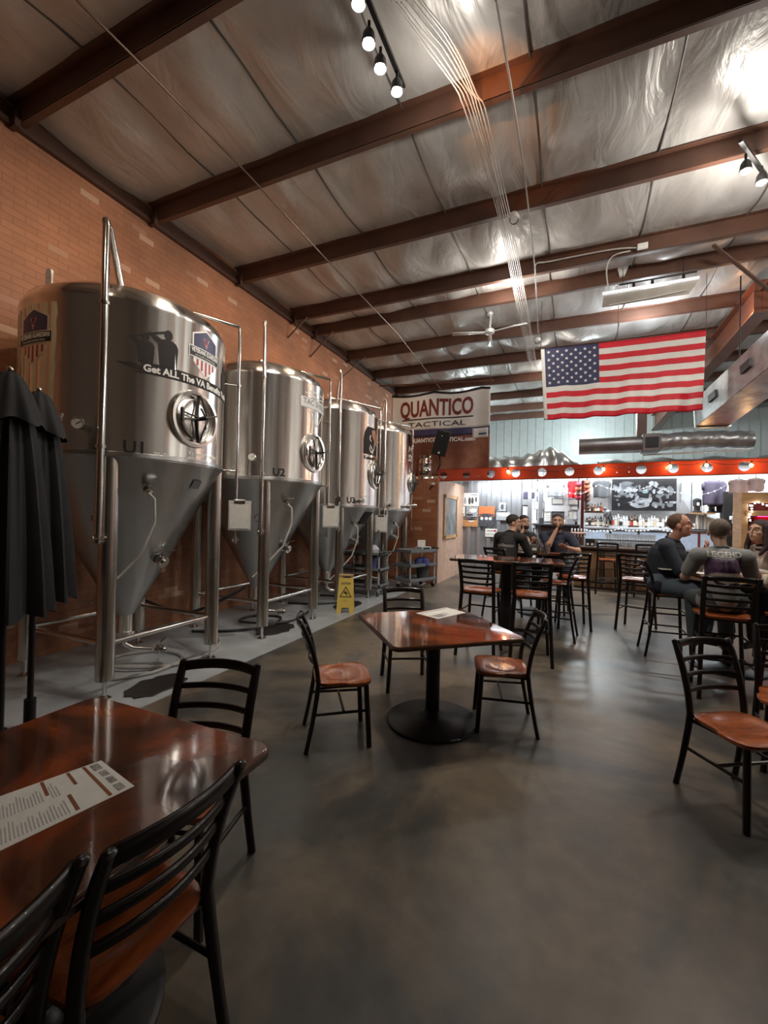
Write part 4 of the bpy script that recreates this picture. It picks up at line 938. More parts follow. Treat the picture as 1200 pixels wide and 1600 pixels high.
# ducts
dz = at(1030, 692, 'y', 11.5).z
t = thing('round_duct', 'long round grey duct lying above the bar wall, below the flag', 'duct', (.13, 11.5, dz-.02), 0)
DUCT = mat('duct_metal', (.20, .19, .18), .38, .7, .2, 3)
DUC2 = mat('duct_foil', (.30, .31, .31), .33, .7, .3, 5, bump=.8)
MB().cyl((0, 0, -.0), (1.32, .0, .0), .19, n=28).build('duct_end_section', DUCT, t)
def fn(u, v):
    a = 2*PI*v; r = .195*(1+.04*math.sin(u*30)+.03*math.sin(u*47+a*3)); return (1.62+u*1.75, r*math.cos(a), .03*math.sin(u*4)+r*math.sin(a)+.02)
MB().grid(fn, 60, 24).build('duct_wrapped_section', DUC2, t)
MB().box((1.5, 0, .01), (.36, .44, .40)).build('junction', DUCT, t, bevel=.01); MB().box((1.5, -.225, .01), (.26, .02, .24)).build('register', INK, t)
MB().cyl((1.35, 0, -.25), (3.3, -.1, -.22), .02).cyl((2.2, -.15, -.27), (3.2, -.1, -.2), .012).build('support_rail', SILVER, t)
# square duct slanting towards the camera at the right
q0 = at(1112, 645, 'y', 9.2); q1 = at(1215, 560, 'y', 7.4)
t = thing('square_duct', 'foil wrapped square duct with cut-outs reaching in from the right edge', 'duct', tuple(q0), 0)
d = (q1-q0); d2 = d*1.6
MB().bar((0, 0, 0), d2, .50, .50).build('duct_body', DUC2, t, bevel=.01)
for k in (.22, .55):
    c = d2*k; MB().bar(c+Vector((-.26, -.05, .02))-d.normalized()*.12, c+Vector((-.26, -.05, .02))+d.normalized()*.12, .03, .12).build('register', INK, t)
for k in (.3, .8): MB().cyl(d2*k+Vector((0, 0, .2)), Vector((d2.x*k, d2.y*k, 5.5-q0.z)), .01, n=6).build('hanging_strap', BLACKM, t)
MB().bar(d.normalized()*-.03, d.normalized()*.02, .54, .54).build('end_flange', mat('pale_flange', (.45, .52, .50), .35, .5), t)
# track lights
LAMPW = mat('lamp_glow', (1, 1, 1), .5, emit=(1, .97, .92), es=60)
def spot(label, px, py, z, group):
    p = at(px, py, 'z', z); t = thing('track_spotlight', label, 'spotlight', tuple(p), 0, group)
    MB().lathe([(.028, .10), (.045, .07), (.055, .0), (.050, -.005), (.045, .04)], n=20).build('lamp_housing', BLACKM, t)
    MB().sph((0, 0, .005), (.042, .042, .035), 16, 8).build('bulb', LAMPW, t)
    MB().cyl((0, 0, .09), (0, 0, .17), .012).build('stem', BLACKM, t)
    return p
SP = []
for i, (px, py) in enumerate(((560, 6), (576, 68), (594, 107), (620, 143))):
    SP.append(spot(['nearest', 'second', 'third', 'farthest'][i]+' of the four bright spotlights on the ceiling track at the top', px, py, 5.22, 'ceiling track spotlights'))
tag(MB().bar(SP[0]+Vector((0, -.2, .18)), SP[3]+Vector((0, .15, .18)), .035, .03).build('light_track', BLACKM), 'black light track carrying the four spotlights at the top', 'light track')
SQ = [spot('left one of the two bright spotlights at the right edge', 1165, 267, 5.2, 'right spotlights'), spot('right one of the two bright spotlights at the right edge', 1190, 285, 5.2, 'right spotlights')]
tag(MB().bar(SQ[0]+Vector((-.1, -.2, .18)), SQ[1]+Vector((.1, .2, .18)), .035, .03).build('light_track', BLACKM), 'short light track at the right edge of the ceiling', 'light track')
# chalk board on the side wall of the brick room
t = thing('framed_board', 'framed grey board on the side of the brick room, facing the tables', 'board', (-2.945, 11.05, 1.62), 0)
MB().box((.008, 0, 0), (.016, 1.15, 1.0)).build('board_panel', mat('board_slate', (.16, .18, .19), .35, 0, .4, 4), t)
f = MB()
for y, z, w_, h_ in ((0, .52, 1.3, .09), (0, -.52, 1.3, .09), (-.6, 0, .09, 1.1), (.6, 0, .09, 1.1)): f.box((.02, y, z), (.035, w_, h_))
f.build('board_frame', PINE, t, smooth=False)
cm = thing('security_camera', 'small white security camera under the left end of the red beam', 'camera', tuple(at(677, 756, 'y', 9.9)), 0)
MB().cyl((0, -.06, 0), (0, .05, 0), .03).build('camera_body', WHITE, cm); MB().cyl((0, 0, -.0), (-.12, .09, -.12), .012).build('camera_arm', BLACKM, cm)
# ---------------------------------------------------------------- red beam over the bar
b0 = at(680, 745, 'y', 10.0)
t = thing('header_beam', 'long red steel beam with round holes spanning above the bar', 'beam', (-2.97, 10.0, 2.47), 0)
t.rotation_euler = (0, -.011, 0)
hx = [693, 729, 767, 806, 847, 890, 935, 1002, 1052, 1105, 1163, 1225, 1285]
LB_ = 10.6; holes = [(at(x, 740, 'y', 10).x+2.97, .148, .092) for x in hx]
for xx in (holes[-1][0]+.6, holes[-1][0]+1.2, holes[-1][0]+1.8): holes.append((xx, .148, .092))
bolts = [(at(x, 740, 'y', 10).x+2.97, z, .012) for x in (744, 748, 964, 983) for z in (.10, .20)]
holed([(0, 0), (LB_, 0), (LB_, .29), (0, .29)], holes+bolts, .010, 'web', REDB, t, XZ)
MB().box((LB_/2, .05, .005), (LB_, .11, .010)).box((LB_/2, .05, .288), (LB_, .11, .010)).build('flange', REDB, t, smooth=False)
BULB = mat('warm_bulb', (1, .8, .5), .3, emit=(1, .62, .28), es=45)
bl = []
for i, (px, py) in enumerate(((794, 737), (943, 733), (1047, 729), (1104, 727), (1174, 727), (862, 755), (1010, 752))):
    p = at(px, py, 'y', 9.9)
    if i < 5:
        q = thing('string_bulb', ['first', 'second', 'third', 'fourth', 'fifth'][i]+' glowing warm bulb from the left along the red beam', 'light bulb', tuple(p), 0, 'bulbs along the red beam')
        MB().sph((0, 0, 0), (.028, .028, .034), 14, 8).build('glass_bulb', BULB, q); MB().cyl((0, 0, .03), (0, 0, .075), .016, n=10).build('socket', BLACK, q); bl.append(p)
pts = []
P = [at(780, 722, 'y', 9.9)]+[b+Vector((0, 0, .08)) for b in bl]+[at(1240, 712, 'y', 9.9)]
for a, b in zip(P, P[1:]):
    for k in range(8): u = k/8; q = a.lerp(b, u); q.z -= .10*math.sin(PI*u)*min(1, (b-a).length); pts.append(q)
tag(MB().tube(pts, .006, 6).build('bulb_cable', BLACK), 'black cable of the warm bulbs drooping along the red beam', 'cable')
# post and hung caps
px = at(910, 790, 'y', 11.75).x
tag(MB().box((px, 11.75, 1.3), (.07, .07, 2.6)).build('bar_post', mat('dark_red_post', (.10, .012, .015), .4), bevel=.005), 'thin dark red post rising behind the left end of the bar', 'post')
capm = [mat('cap_maroon', (.30, .02, .04), .6), mat('cap_brown', (.13, .06, .04), .6), mat('cap_orange', (.45, .14, .07), .6), mat('cap_grey', (.16, .15, .15), .6)]
def cap(px_, py_, Y, m, label, grp):
    p = at(px_, py_, 'y', Y); t = thing('baseball_cap', label, 'cap', tuple(p), 0, grp)
    MB().sph((0, 0, 0), (.085, .09, .07), 14, 8).build('crown', m, t)
    MB().prism([(-.07, -.05), (.07, -.05), (.06, -.13), (0, -.16), (-.06, -.13)], -.03, -.022).build('peak', m, t)
oo = ['top', 'second', 'third', 'fourth', 'fifth', 'sixth', 'seventh', 'bottom']
for i in range(4): cap(904, 757+i*6.8, 11.95, capm[(0, 2, 1, 0)[i]], oo[i]+' cap hanging in the column left of the dark red post', 'caps left of the post')
for i in range(7): cap(917, 754+i*6.6, 12.1, capm[(1, 2, 2, 1, 1, 3, 1)[i]], oo[i]+' cap hanging in the column right of the dark red post', 'caps right of the post')
for i, (cx_, cy_) in enumerate(((904, 11.95), (917, 12.1))):
    xx = at(cx_, 770, 'y', cy_).x; tag(MB().box((xx, cy_+.06, 2.45), (.03, .008, 1.1)).build('cap_strap', BLACK), 'black strap holding the column of caps %s of the dark red post' % ('left', 'right')[i], 'strap')
# bar
BX0 = .06; BX1 = 6.6; BYF = 11.2
t = thing('bar_counter', 'long dark wooden bar with tan front panels below the red beam', 'bar', (BX0, BYF, 0), 0)
MB().box(((BX1-BX0)/2, .28, .965), (BX1-BX0+.1, .72, .05)).build('counter_top', DKWOOD, t, bevel=.008)
MB().box(((BX1-BX0)/2, .25, .47), (BX1-BX0, .36, .94)).build('carcass', DKWOOD, t, smooth=False)
k = 0; x = .12
while x < BX1-BX0-.4:
    MB().box((x+.22, .06, .52), (.42, .03, .74)).build('front_panel', BARPANEL, t, bevel=.004)
    MB().box((x+.475, .045, .5), (.07, .05, .9)).build('pilaster', DKWOOD, t, smooth=False); x += .53
MB().box(((BX1-BX0)/2, .05, .085), (BX1-BX0, .05, .09)).build('kick_rail', BARPANEL, t, smooth=False)
MB().tube([(0.1, -.14, .2), (BX1-BX0, -.14, .2)], .02, 8).build('foot_rail', BLACKM, t)
BZ = .99
def rect(x0, y0, x1, y1, Y):
    a = at(x0, (y0+y1)/2, 'y', Y); b = at(x1, (y0+y1)/2, 'y', Y); c = at((x0+x1)/2, y0, 'y', Y); d = at((x0+x1)/2, y1, 'y', Y)
    return (a.x+b.x)/2, (c.z+d.z)/2, b.x-a.x, c.z-d.z
WY = WYB-.03
LINEM = mat('print_grey', (.30, .30, .31), .5)
def frame(label, px4, fm, pm, name='framed_print', cat='picture', lines=0, blobs=None, Y=None, group=None, fw=.018):
    Y = Y or WY
    x, z, w, h = rect(*px4, Y); t = thing(name, label, cat, (x, Y-.004, z), 0, group)
    if fm:
        f = MB()
        for cx, cz_, ww, hh in ((0, h/2-fw/2, w, fw), (0, -h/2+fw/2, w, fw), (-w/2+fw/2, 0, fw, h), (w/2-fw/2, 0, fw, h)): f.box((cx, -.008, cz_), (ww, .02, hh))
        f.build('frame', fm, t, smooth=False)
    MB().box((0, -.003, 0), (w*.97, .005, h*.97)).build('sheet', pm, t, smooth=False)
    if lines:
        b = MB()
        for k in range(lines): zz = h*(.32-.64*k/max(1, lines-1)); b.box((random.uniform(-.04, .04)*w, -.0065, zz), (w*random.uniform(.4, .7), .002, h*.05))
        b.build('printed_lines', LINEM, t, smooth=False)
    for (bx_, bz_, rx_, rz__, mm) in (blobs or []):
        MB().prism([(bx_*w+rx_*w*math.cos(a), bz_*h+rz__*h*math.sin(a)) for a in [2*PI*k/16 for k in range(16)]], 0, .001, XZ, (0, -.0065, 0)).build('printed_shape', mm, t, smooth=False)
    return t
DKF = mat('dark_frame', (.05, .05, .055), .4); PGR = mat('photo_grey', (.33, .34, .35), .45, 0, .5, 30); PDK = mat('photo_dark', (.07, .07, .08), .45, 0, .8, 25); OR = mat('poster_orange', (.75, .16, .05), .5, 0, .2, 20); TANP = mat('poster_tan', (.50, .24, .09), .5, 0, .2, 10)
YC = WYB-.085
frame('white sketch poster with black figures, highest on the corrugated wall', (724, 770, 749, 791), None, PAPER, 'poster', 'poster', 0, [(-.1, -.1, .08, .28, PDK), (.08, -.08, .08, .25, PDK), (.3, .0, .06, .2, PDK), (-.38, -.1, .07, .25, LINEM), (.2, .35, .25, .04, LINEM)], YC)
frame('grey rocky photo poster in the middle row of the corrugated wall', (728, 791, 747, 808), None, PGR, 'poster', 'poster', 0, [(.1, .1, .3, .2, PAPER), (-.2, -.3, .3, .12, PDK)], YC)
frame('bright orange photo poster on the corrugated wall', (748, 791, 773, 807), None, OR, 'poster', 'poster', 0, [(0, -.35, .48, .14, PDK)], YC)
frame('pale poster with a brown mound, left edge of the corrugated wall', (715, 791, 727, 807), None, PAPER, 'poster', 'poster', 0, [(0, -.3, .4, .15, TANP)], YC)
frame('small tan poster in the bottom row, left edge of the corrugated wall', (715, 808, 723, 823), None, TANP, 'poster', 'poster', 0, [(0, .15, .3, .08, PDK), (0, -.3, .3, .1, PDK)], YC)
frame('orange-tan poster with a pale shape in the bottom row', (723, 809, 747, 823), None, TANP, 'poster', 'poster', 0, [(0, .35, .45, .14, PDK), (.05, .2, .22, .16, PAPER)], YC)
frame('dark photo poster with white windows in the bottom row', (748, 807, 772, 823), None, PDK, 'poster', 'poster', 0, [(-.3, .3, .1, .15, PAPER), (0, .3, .1, .15, PAPER), (.25, .3, .1, .15, PAPER)], YC)
frame('grey photo poster right of the orange poster, beside the seated man', (775, 800, 798, 813), None, PGR, 'poster', 'poster', 0, [(0, .2, .4, .2, PAPER)], YC)
frame('small grey portrait poster above the seated man in black', (779, 785, 791, 799), None, PGR, 'poster', 'poster', 0, [(.0, 0, .2, .3, PDK)], YC)
t_ = frame('small white notice with a red arrow below the posters', (758, 826, 777, 839), None, PAPER, 'notice', 'sign', 0, [(.33, .24, .12, .12, MATS['crimson_vinyl'])], YC)
x_, z_, w_, h_ = rect(758, 826, 777, 839, YC)
MB().box((-.03*w_, -.007, .24*h_), (.62*w_, .002, .07*h_)).build('arrow_shaft', INK, t_, smooth=False); text('NOTICE', .22*h_, 'lettering', LINEM, t_, .0005, .8*w_, .001, M=XZ, loc=(0, -.0075, -.2*h_))
frame('white banner print with thin slanting lines, top left of the white wall', (817, 752, 831, 768), None, PAPER, 'poster', 'poster', 3)
frame('white print with thin lines beside it, top of the white wall', (832, 752, 850, 764), None, PAPER, 'poster', 'poster', 2)
frame('dark purple banner print under the white prints', (817, 769, 843, 779), None, mat('purple_dark', (.06, .05, .10), .5, 0, .5, 12), 'poster', 'poster', 0, [(.32, .05, .08, .22, PAPER)])
frame('tall white menu with a black heading on the white wall', (816, 789, 830, 808), DKF, PAPER, 'menu_board', 'menu board', 5, [(0, .42, .45, .05, INK)])
frame('white sheet directly under the tall white menu', (816, 809, 830, 818), DKF, PAPER, 'notice', 'sign', 3)
frame('white sheet with a dark oblong, lowest left of the white wall', (818, 820, 828, 838), DKF, PAPER, 'notice', 'sign', 0, [(.05, 0, .2, .3, INK)])
frame('framed certificate with three small black marks', (835, 783, 850, 796), LINEM, PAPER, 'framed_certificate', 'certificate', 2, [(-.25, .1, .05, .08, INK), (0, .12, .05, .08, INK), (.25, .1, .05, .08, INK)])
frame('framed certificate below the grey tee shirt', (862, 778, 880, 788), LINEM, PAPER, 'framed_certificate', 'certificate', 3)
frame('framed certificate below the red tee shirt', (888, 779, 904, 789), LINEM, PAPER, 'framed_certificate', 'certificate', 3)
frame('blank white sheet under the right certificate', (891, 790, 904, 797), LINEM, PAPER, 'notice', 'sign', 1)
frame('pale framed sheet left of the seated man in navy', (841, 797, 850, 812), LINEM, PAPER, 'framed_certificate', 'certificate', 4)
frame('pale framed sheet behind the head of the man in navy', (849, 799, 861, 815), LINEM, PAPER, 'framed_certificate', 'certificate', 4)
frame('dark screen with a white ring behind the man in navy', (862, 799, 882, 809), DKF, PDK, 'display_screen', 'screen', 0, [(0, -.15, .16, .3, PAPER), (.02, -.2, .1, .2, PDK)], Y=WY-.1)
frame('white two-panel sheet right of the dark screen', (888, 798, 902, 812), LINEM, PAPER, 'notice', 'sign', 0, [(0, 0, .04, .4, LINEM)])
frame('framed picture low on the white wall behind the table', (833, 825, 843, 838), DKF, PGR, 'framed_print', 'picture', 2)
# shelf with small things behind the seated men
xs, zs, ws, hs_ = rect(832, 819, 906, 821, 12.3)
tag(MB().box((xs, 12.33, zs), (ws, .45, .04)).build('wall_shelf', DKF, bevel=.004), 'dark shelf on the white wall behind the man in navy', 'shelf')
tag(MB().box((xs+.1, 12.40, zs-.32), (ws*.8, .3, .6)).build('storage_cabinet', mat('plum_cabinet', (.09, .06, .07), .4, 0, .3, 5), bevel=.006), 'dark cabinet under the shelf behind the man in navy', 'cabinet')
for i, (px_, w_, h_, m_, l) in enumerate(((836, .10, .08, PAPER, 'small white card box at the left end of the wall shelf'), (846, .12, .16, DKF, 'black device standing on the wall shelf'), (877, .22, .12, PAPER, 'white boxed card on the wall shelf right of the man in navy'), (891, .17, .16, LINEM, 'grey rounded object on the wall shelf'), (900, .07, .08, INK, 'black cup at the right end of the wall shelf'))):
    xx = at(px_, 815, 'y', 12.2).x; tag(MB().prism(rrect(w_, .12, .03), 0, h_).build('shelf_item', m_, loc=(xx, 12.2, zs+.021), bevel=.008), l, 'box')
# T shirts hung from a rail
def shirt(label, px4, m, Y=12.2, group='hanging tee shirts', fold=.03):
    x, z, w, h = rect(*px4, Y); t = thing('hanging_tee_shirt', label, 't-shirt', (x, Y, z), 0, group)
    def fn(u, v):
        ww = w*(.5+.04*math.sin(v*3)); return ((u-.5)*2*ww, fold*math.sin(u*11+v)*v-.05*math.sin(PI*u), (v-.5)*-h+.01*math.sin(u*8)*v)
    MB().grid(fn, 24, 10).build('cloth', m, t, solid=.008)
    for s in (-1, 1): MB().add([(s*w*.46, -.02, h*.5), (s*w*.62, -.01, h*.36), (s*w*.58, 0, h*.12), (s*w*.47, -.02, h*.16)], [(0, 1, 2, 3)]).build('sleeve', m, t, solid=.02)
    MB().tube([(-w*.3, 0, h*.5), (0, 0, h*.56), (w*.3, 0, h*.5)], .006, 5).tube([(0, 0, h*.56), (0, 0, h*.56+.06)], .005, 5).build('hanger', BLACKM, t)
shirt('grey tee shirt hanging high behind the man in navy', (856, 753, 880, 777), mat('cloth_grey', (.22, .23, .24), .8))
shirt('bright red tee shirt hanging left of the dark red post', (888, 752, 903, 778), mat('cloth_red', (.70, .01, .015), .8))
shirt('dark grey tee shirt hanging between the cap column and the television', (928, 752, 952, 778), mat('cloth_dark', (.07, .075, .08), .8))
shirt('dark purple-grey jacket hanging right of the television', (1099, 752, 1132, 790), mat('cloth_plum', (.045, .035, .06), .8), 12.0, fold=.06)
JR = mat('jersey_pink', (.75, .12, .16), .7); shirt('white jersey with pink hem hanging above the wooden cabinet', (1140, 750, 1168, 772), mat('jersey_white', (.74, .60, .62), .7), 9.6)
shirt('second pale jersey hanging above the wooden cabinet, right one', (1169, 748, 1193, 768), MATS['jersey_white'], 9.6)
# television
x, z, w, h = rect(956, 748, 1057, 798, 12.35)
t = thing('television', 'wall television showing a black and white picture above the bottles', 'television', (x, 12.33, z), 0)
MB().box((0, .02, 0), (w, .06, h)).build('bezel', BLACK, t, bevel=.006)
def scr(nm, c, e=.55): return mat(nm, tuple(v*.3 for v in c), .3, 0, .3, 14, emit=c, es=e)
S0 = scr('screen_dark', (.03, .03, .035)); S1 = scr('screen_mid', (.22, .24, .26)); S2 = scr('screen_light', (.45, .48, .52)); S3 = scr('screen_cyan', (.3, .6, .6))
MB().box((0, -.012, .01), (w*.96, .004, h*.92)).build('screen', S0, t, smooth=False)
sh = [(-.38, .22, .10, .20, S2), (-.24, .26, .13, .20, S1), (-.22, .05, .07, .20, S2), (-.33, -.05, .14, .07, S1), (-.30, -.30, .15, .16, S0), (-.05, -.30, .17, .18, S2), (-.12, -.12, .05, .1, S2), (.02, .08, .05, .05, S3), (.1, -.15, .03, .14, S2), (.18, .35, .04, .08, S2), (.28, .20, .05, .06, S1), (.30, -.05, .10, .16, S1), (.42, -.28, .09, .05, S2), (.08, .22, .05, .1, S1), (.40, .12, .05, .16, S1), (.22, -.34, .10, .05, S1)]
rt = random.Random(4)
sh += [(rt.uniform(-.44, .44), rt.uniform(-.42, .42), rt.uniform(.012, .05), rt.uniform(.02, .09), rt.choice([S0, S1, S1, S2, S0])) for _ in range(60)]
for i, (a, b, c, d, m_) in enumerate(sh):
    MB().prism([((a+c*math.cos(q)*(1+.15*math.sin(3*q+i)))*w, (b+d*math.sin(q)*(1+.12*math.cos(2*q+i)))*h*.9) for q in [2*PI*k/20 for k in range(20)]], 0, .0006, XZ, (0, -.0145-.0006*i, .01)).build('picture_shape', m_, t, smooth=False)
# back bar shelf and lit cooler
SZ = at(960, 823, 'y', 12.25).z
x0 = at(912, 800, 'y', 12.25).x; x1 = at(1022, 800, 'y', 12.25).x+1.5
tag(MB().box(((x0+x1)/2, 12.32, SZ-.015), (x1-x0, .42, .03)).build('bottle_shelf', mat('shelf_pale', (.6, .6, .62), .3), bevel=.004), 'long pale shelf on the back wall carrying the bottles', 'shelf')
t = thing('bar_cooler', 'low glass-front cooler with fairy lights under the bottle shelf', 'cooler', ((x0+x1)/2, 12.33, 0), 0)
MB().box((0, 0, (SZ-.06)/2), (x1-x0, .36, SZ-.06)).build('cabinet', mat('cooler_steel', (.22, .23, .25), .35, .6), t, bevel=.006)
for k in range(5):
    wd = (x1-x0)/5; cx = -(x1-x0)/2+wd*(k+.5)
    d = MB().box((cx, -.19, SZ-.36), (wd*.94, .02, .50)).build('glass_door', mat('cooler_glass', (.14, .16, .20), .06, .0, .4, 10, coat=.5, emit=(.5, .6, .75), es=.5), t)
    f = MB(); 
    for a, b, c, e in ((0, .26, wd*.98, .03), (0, -.26, wd*.98, .03), (-wd*.48, 0, .03, .54), (wd*.48, 0, .03, .54)): f.box((cx+a, -.205, SZ-.36+b), (c, .015, e))
    f.build('door_frame', PIPE, d)
FL = mat('fairy_bulb', (1, 1, 1), .3, emit=(.85, .9, 1), es=16)
def fairy(label, pts, n, cat='string lights', r=.0085):
    t = thing('fairy_lights', label, cat, tuple(pts[0]), 0)
    P = [Vector(p)-Vector(pts[0]) for p in pts]; seg = []
    tot = sum((b-a).length for a, b in zip(P, P[1:])); 
    def pos(s):
        for a, b in zip(P, P[1:]):
            l = (b-a).length
            if s <= l+1e-6: u = s/l; q = a.lerp(b, u); q.z -= .07*math.sin(PI*u)*min(1.5, l); return q
            s -= l
        return P[-1].copy()
    MB().tube([pos(tot*k/(n*2)) for k in range(n*2+1)], .003, 4).build('wire', mat('clear_wire', (.4, .4, .42), .4), t)
    b0 = MB().sph((0, 0, 0), r, 6, 4).build('bulb', FL, t, loc=pos(tot*.5/n))
    for k in range(1, n): c = b0.copy(); COL.objects.link(c); c.parent = t; c.location = pos(tot*(k+.5)/n)
fz = lambda px_, py_, Y: tuple(at(px_, py_, 'y', Y))
fairy('string of white fairy lights along the cooler under the bottle shelf', [fz(914, 827, 12.05), fz(940, 829, 12.05), fz(968, 826, 12.05), fz(995, 829, 12.05), fz(1025, 825, 12.05), fz(1065, 830, 12.05)], 26)
fairy('string of white fairy lights hung across the television', [fz(836, 760, 11.6), fz(868, 762, 11.6), fz(905, 772, 11.6), fz(935, 757, 11.6), fz(975, 766, 11.6), fz(1020, 758, 11.6), fz(1062, 770, 11.6), fz(1100, 772, 11.6), fz(1138, 756, 11.6), fz(1200, 765, 11.6)], 38)
fairy('string of fairy lights across the left of the serving area, from the beam', [fz(790, 752, 10.8), fz(797, 768, 10.8), fz(815, 762, 10.8), fz(856, 770, 10.8), fz(884, 772, 10.8)], 16)
# bottles
GL = [mat('bottle_amber', (.09, .04, .015), .12, coat=.5), mat('bottle_clear', (.45, .47, .48), .1, coat=.5), mat('bottle_dark', (.02, .025, .02), .12, coat=.5), mat('bottle_green', (.04, .10, .05), .12, coat=.5), mat('bottle_red', (.14, .03, .02), .12, coat=.5)]
LBm = [mat('label_white', (.75, .74, .70), .5), mat('label_cream', (.62, .52, .36), .5), mat('label_black', (.03, .03, .03), .5), mat('label_red', (.5, .06, .03), .5)]
CN = ['amber', 'clear', 'dark', 'green', 'red']; LN = ['white', 'cream', 'black', 'red']
def bottle(h, r, g, lb, label, p, grp, k=.62):
    t = thing('bottle', label, 'bottle', p, 0, grp)
    MB().lathe([(r*.95, 0), (r, .01), (r, h*k), (r*.85, h*(k+.08)), (r*.35, h*(k+.17)), (r*.32, h*.94), (r*.30, h*.945)], n=14).build('glass_body', GL[g], t)
    MB().cyl((0, 0, h*.93), (0, 0, h), r*.37, n=10).build('cap', LBm[2] if lb != 2 else LBm[0], t)
    MB().lathe([(r*1.02, h*.14), (r*1.02, h*(k-.10))], n=14).build('paper_label', LBm[lb], t)
ORD = ['first', 'second', 'third', 'fourth', 'fifth', 'sixth', 'seventh', 'eighth', 'ninth', 'tenth', 'eleventh', 'twelfth', 'thirteenth', 'fourteenth', 'fifteenth', 'sixteenth', 'seventeenth', 'eighteenth', 'nineteenth', 'twentieth', 'twenty-first', 'twenty-second', 'twenty-third', 'twenty-fourth', 'twenty-fifth', 'twenty-sixth', 'twenty-seventh', 'twenty-eighth', 'twenty-ninth', 'thirtieth']
rb = random.Random(11)
xx = at(949, 815, 'y', 12.2).x; xe = at(1050, 815, 'y', 12.2).x; n = 24
for i in range(n):
    g = rb.choice([0, 1, 2, 1, 1, 2] if i < 12 else [1, 1, 0, 1, 1]); l = rb.choice([0, 0, 0, 1, 2, 3]) if i else 0
    bottle(rb.uniform(.25, .36), rb.uniform(.033, .045), g, l, '%s bottle from the left below the television, %s with a %s label' % (ORD[i], CN[g], LN[l]), (xx+(xe-xx)*i/(n-1), 12.2+rb.uniform(-.03, .03), SZ), 'bottles on the long back shelf')
for i in range(7):
    xq = at(917+i*4.4, 815, 'y', 12.2).x; g = (2, 0, 2, 4, 1, 2, 1)[i]; l = (0, 2, 0, 1, 0, 1, 0)[i]
    bottle(.26 if i % 2 else .22, .045, g, l, '%s bottle right of the dark red post on the back shelf, %s' % (ORD[i], CN[g]), (xq, 12.22, SZ), 'bottles left on the back shelf', .55)
z2 = at(930, 800, 'y', 12.3).z
tag(MB().box((at(930, 800, 'y', 12.3).x, 12.33, z2-.012), (.52, .28, .024)).build('small_shelf', DKWOOD), 'small dark shelf of bottles left of the television', 'shelf')
for i in range(6):
    xq = at(916+i*4.6, 795, 'y', 12.25).x; g = (4, 2, 0, 4, 2, 0)[i]
    bottle(.20+.02*(i % 3), .042, g, (1, 0, 2, 1, 0, 3)[i], '%s bottle from the left on the small upper shelf, %s' % (ORD[i], CN[g]), (xq, 12.25, z2), 'bottles on the small upper shelf', .55)
p = at(948, 798, 'y', 12.15)
t = thing('eagle_statue', 'grey eagle figurine on the back bar left of the television', 'figurine', (p.x, 12.12, SZ), 0)
MB().lathe([(.07, 0), (.07, .03), (.03, .05), (.025, .22)], n=16).build('pedestal', PIPE, t)
MB().sph((0, 0, .33), (.07, .09, .12), 16, 10, Matrix.Rotation(R(25), 3, 'Y')).sph((-.05, -.02, .45), (.04, .05, .045), 12, 8).lathe([(.018, 0), (.002, .05)], (-.09, -.02, .45), 8, Matrix.Rotation(R(-110), 3, 'Y')).tube([(.05, .0, .38), (.10, .03, .22), (.12, .05, .14)], [.06, .045, .02], 8).build('eagle_body', mat('pewter', (.20, .20, .21), .35, .6), t)
# things standing on the bar
p = at(932, 858, 'y', 11.35)
t = thing('beer_glass', 'glass of amber beer on the left part of the bar', 'beer glass', (p.x, 11.35, BZ), 0)
MB().lathe([(.030, .0), (.034, .01), (.043, .155), (.040, .155), (.032, .015)], n=20).build('glass', mat('glass_rim', (.6, .6, .6), .05, 0, 0, trans=.85), t); MB().lathe([(.030, .012), (.039, .125), (.038, .128)], n=20).build('beer', mat('beer_amber', (.62, .20, .03), .1, 0, .1, coat=.4), t)
MB().lathe([(.039, .128), (.040, .142)], n=20).build('foam', PAPER, t)
for i, (px_, l) in enumerate(((918, 'left'), (925, 'right'))):
    p = at(px_, 855, 'y', 11.4); q = thing('table_caddy', 'small black caddy with a white card on the bar, %s one' % l, 'caddy', (p.x, 11.4, BZ), 0, 'black caddies on the bar')
    MB().box((0, 0, .09), (.11, .09, .18)).build('caddy_box', BLACK, q, bevel=.006); MB().box((0, -.048, .05), (.05, .004, .05)).build('card', PAPER, q)
# draught tower
p = at(903, 850, 'y', 11.6)
t = thing('beer_tap_tower', 'beer tap tower with five pale handles at the left end of the bar', 'beer tap', (p.x, 11.6, BZ), 0)
MB().cyl((-.10, 0, 0), (-.10, 0, .26), .03).cyl((.10, 0, 0), (.10, 0, .26), .03).cyl((-.17, 0, .28), (.17, 0, .28), .04).build('tower_body', mat('copper_tower', (.35, .20, .14), .25, .8), t)
for k in range(5): MB().lathe([(.012, .0), (.018, .09), (.012, .10)], (-.14+.07*k, -.05, .31), 10).cyl((-.14+.07*k, -.06, .28), (-.14+.07*k, -.06, .20), .008).build('tap_handle', WHITE, t)
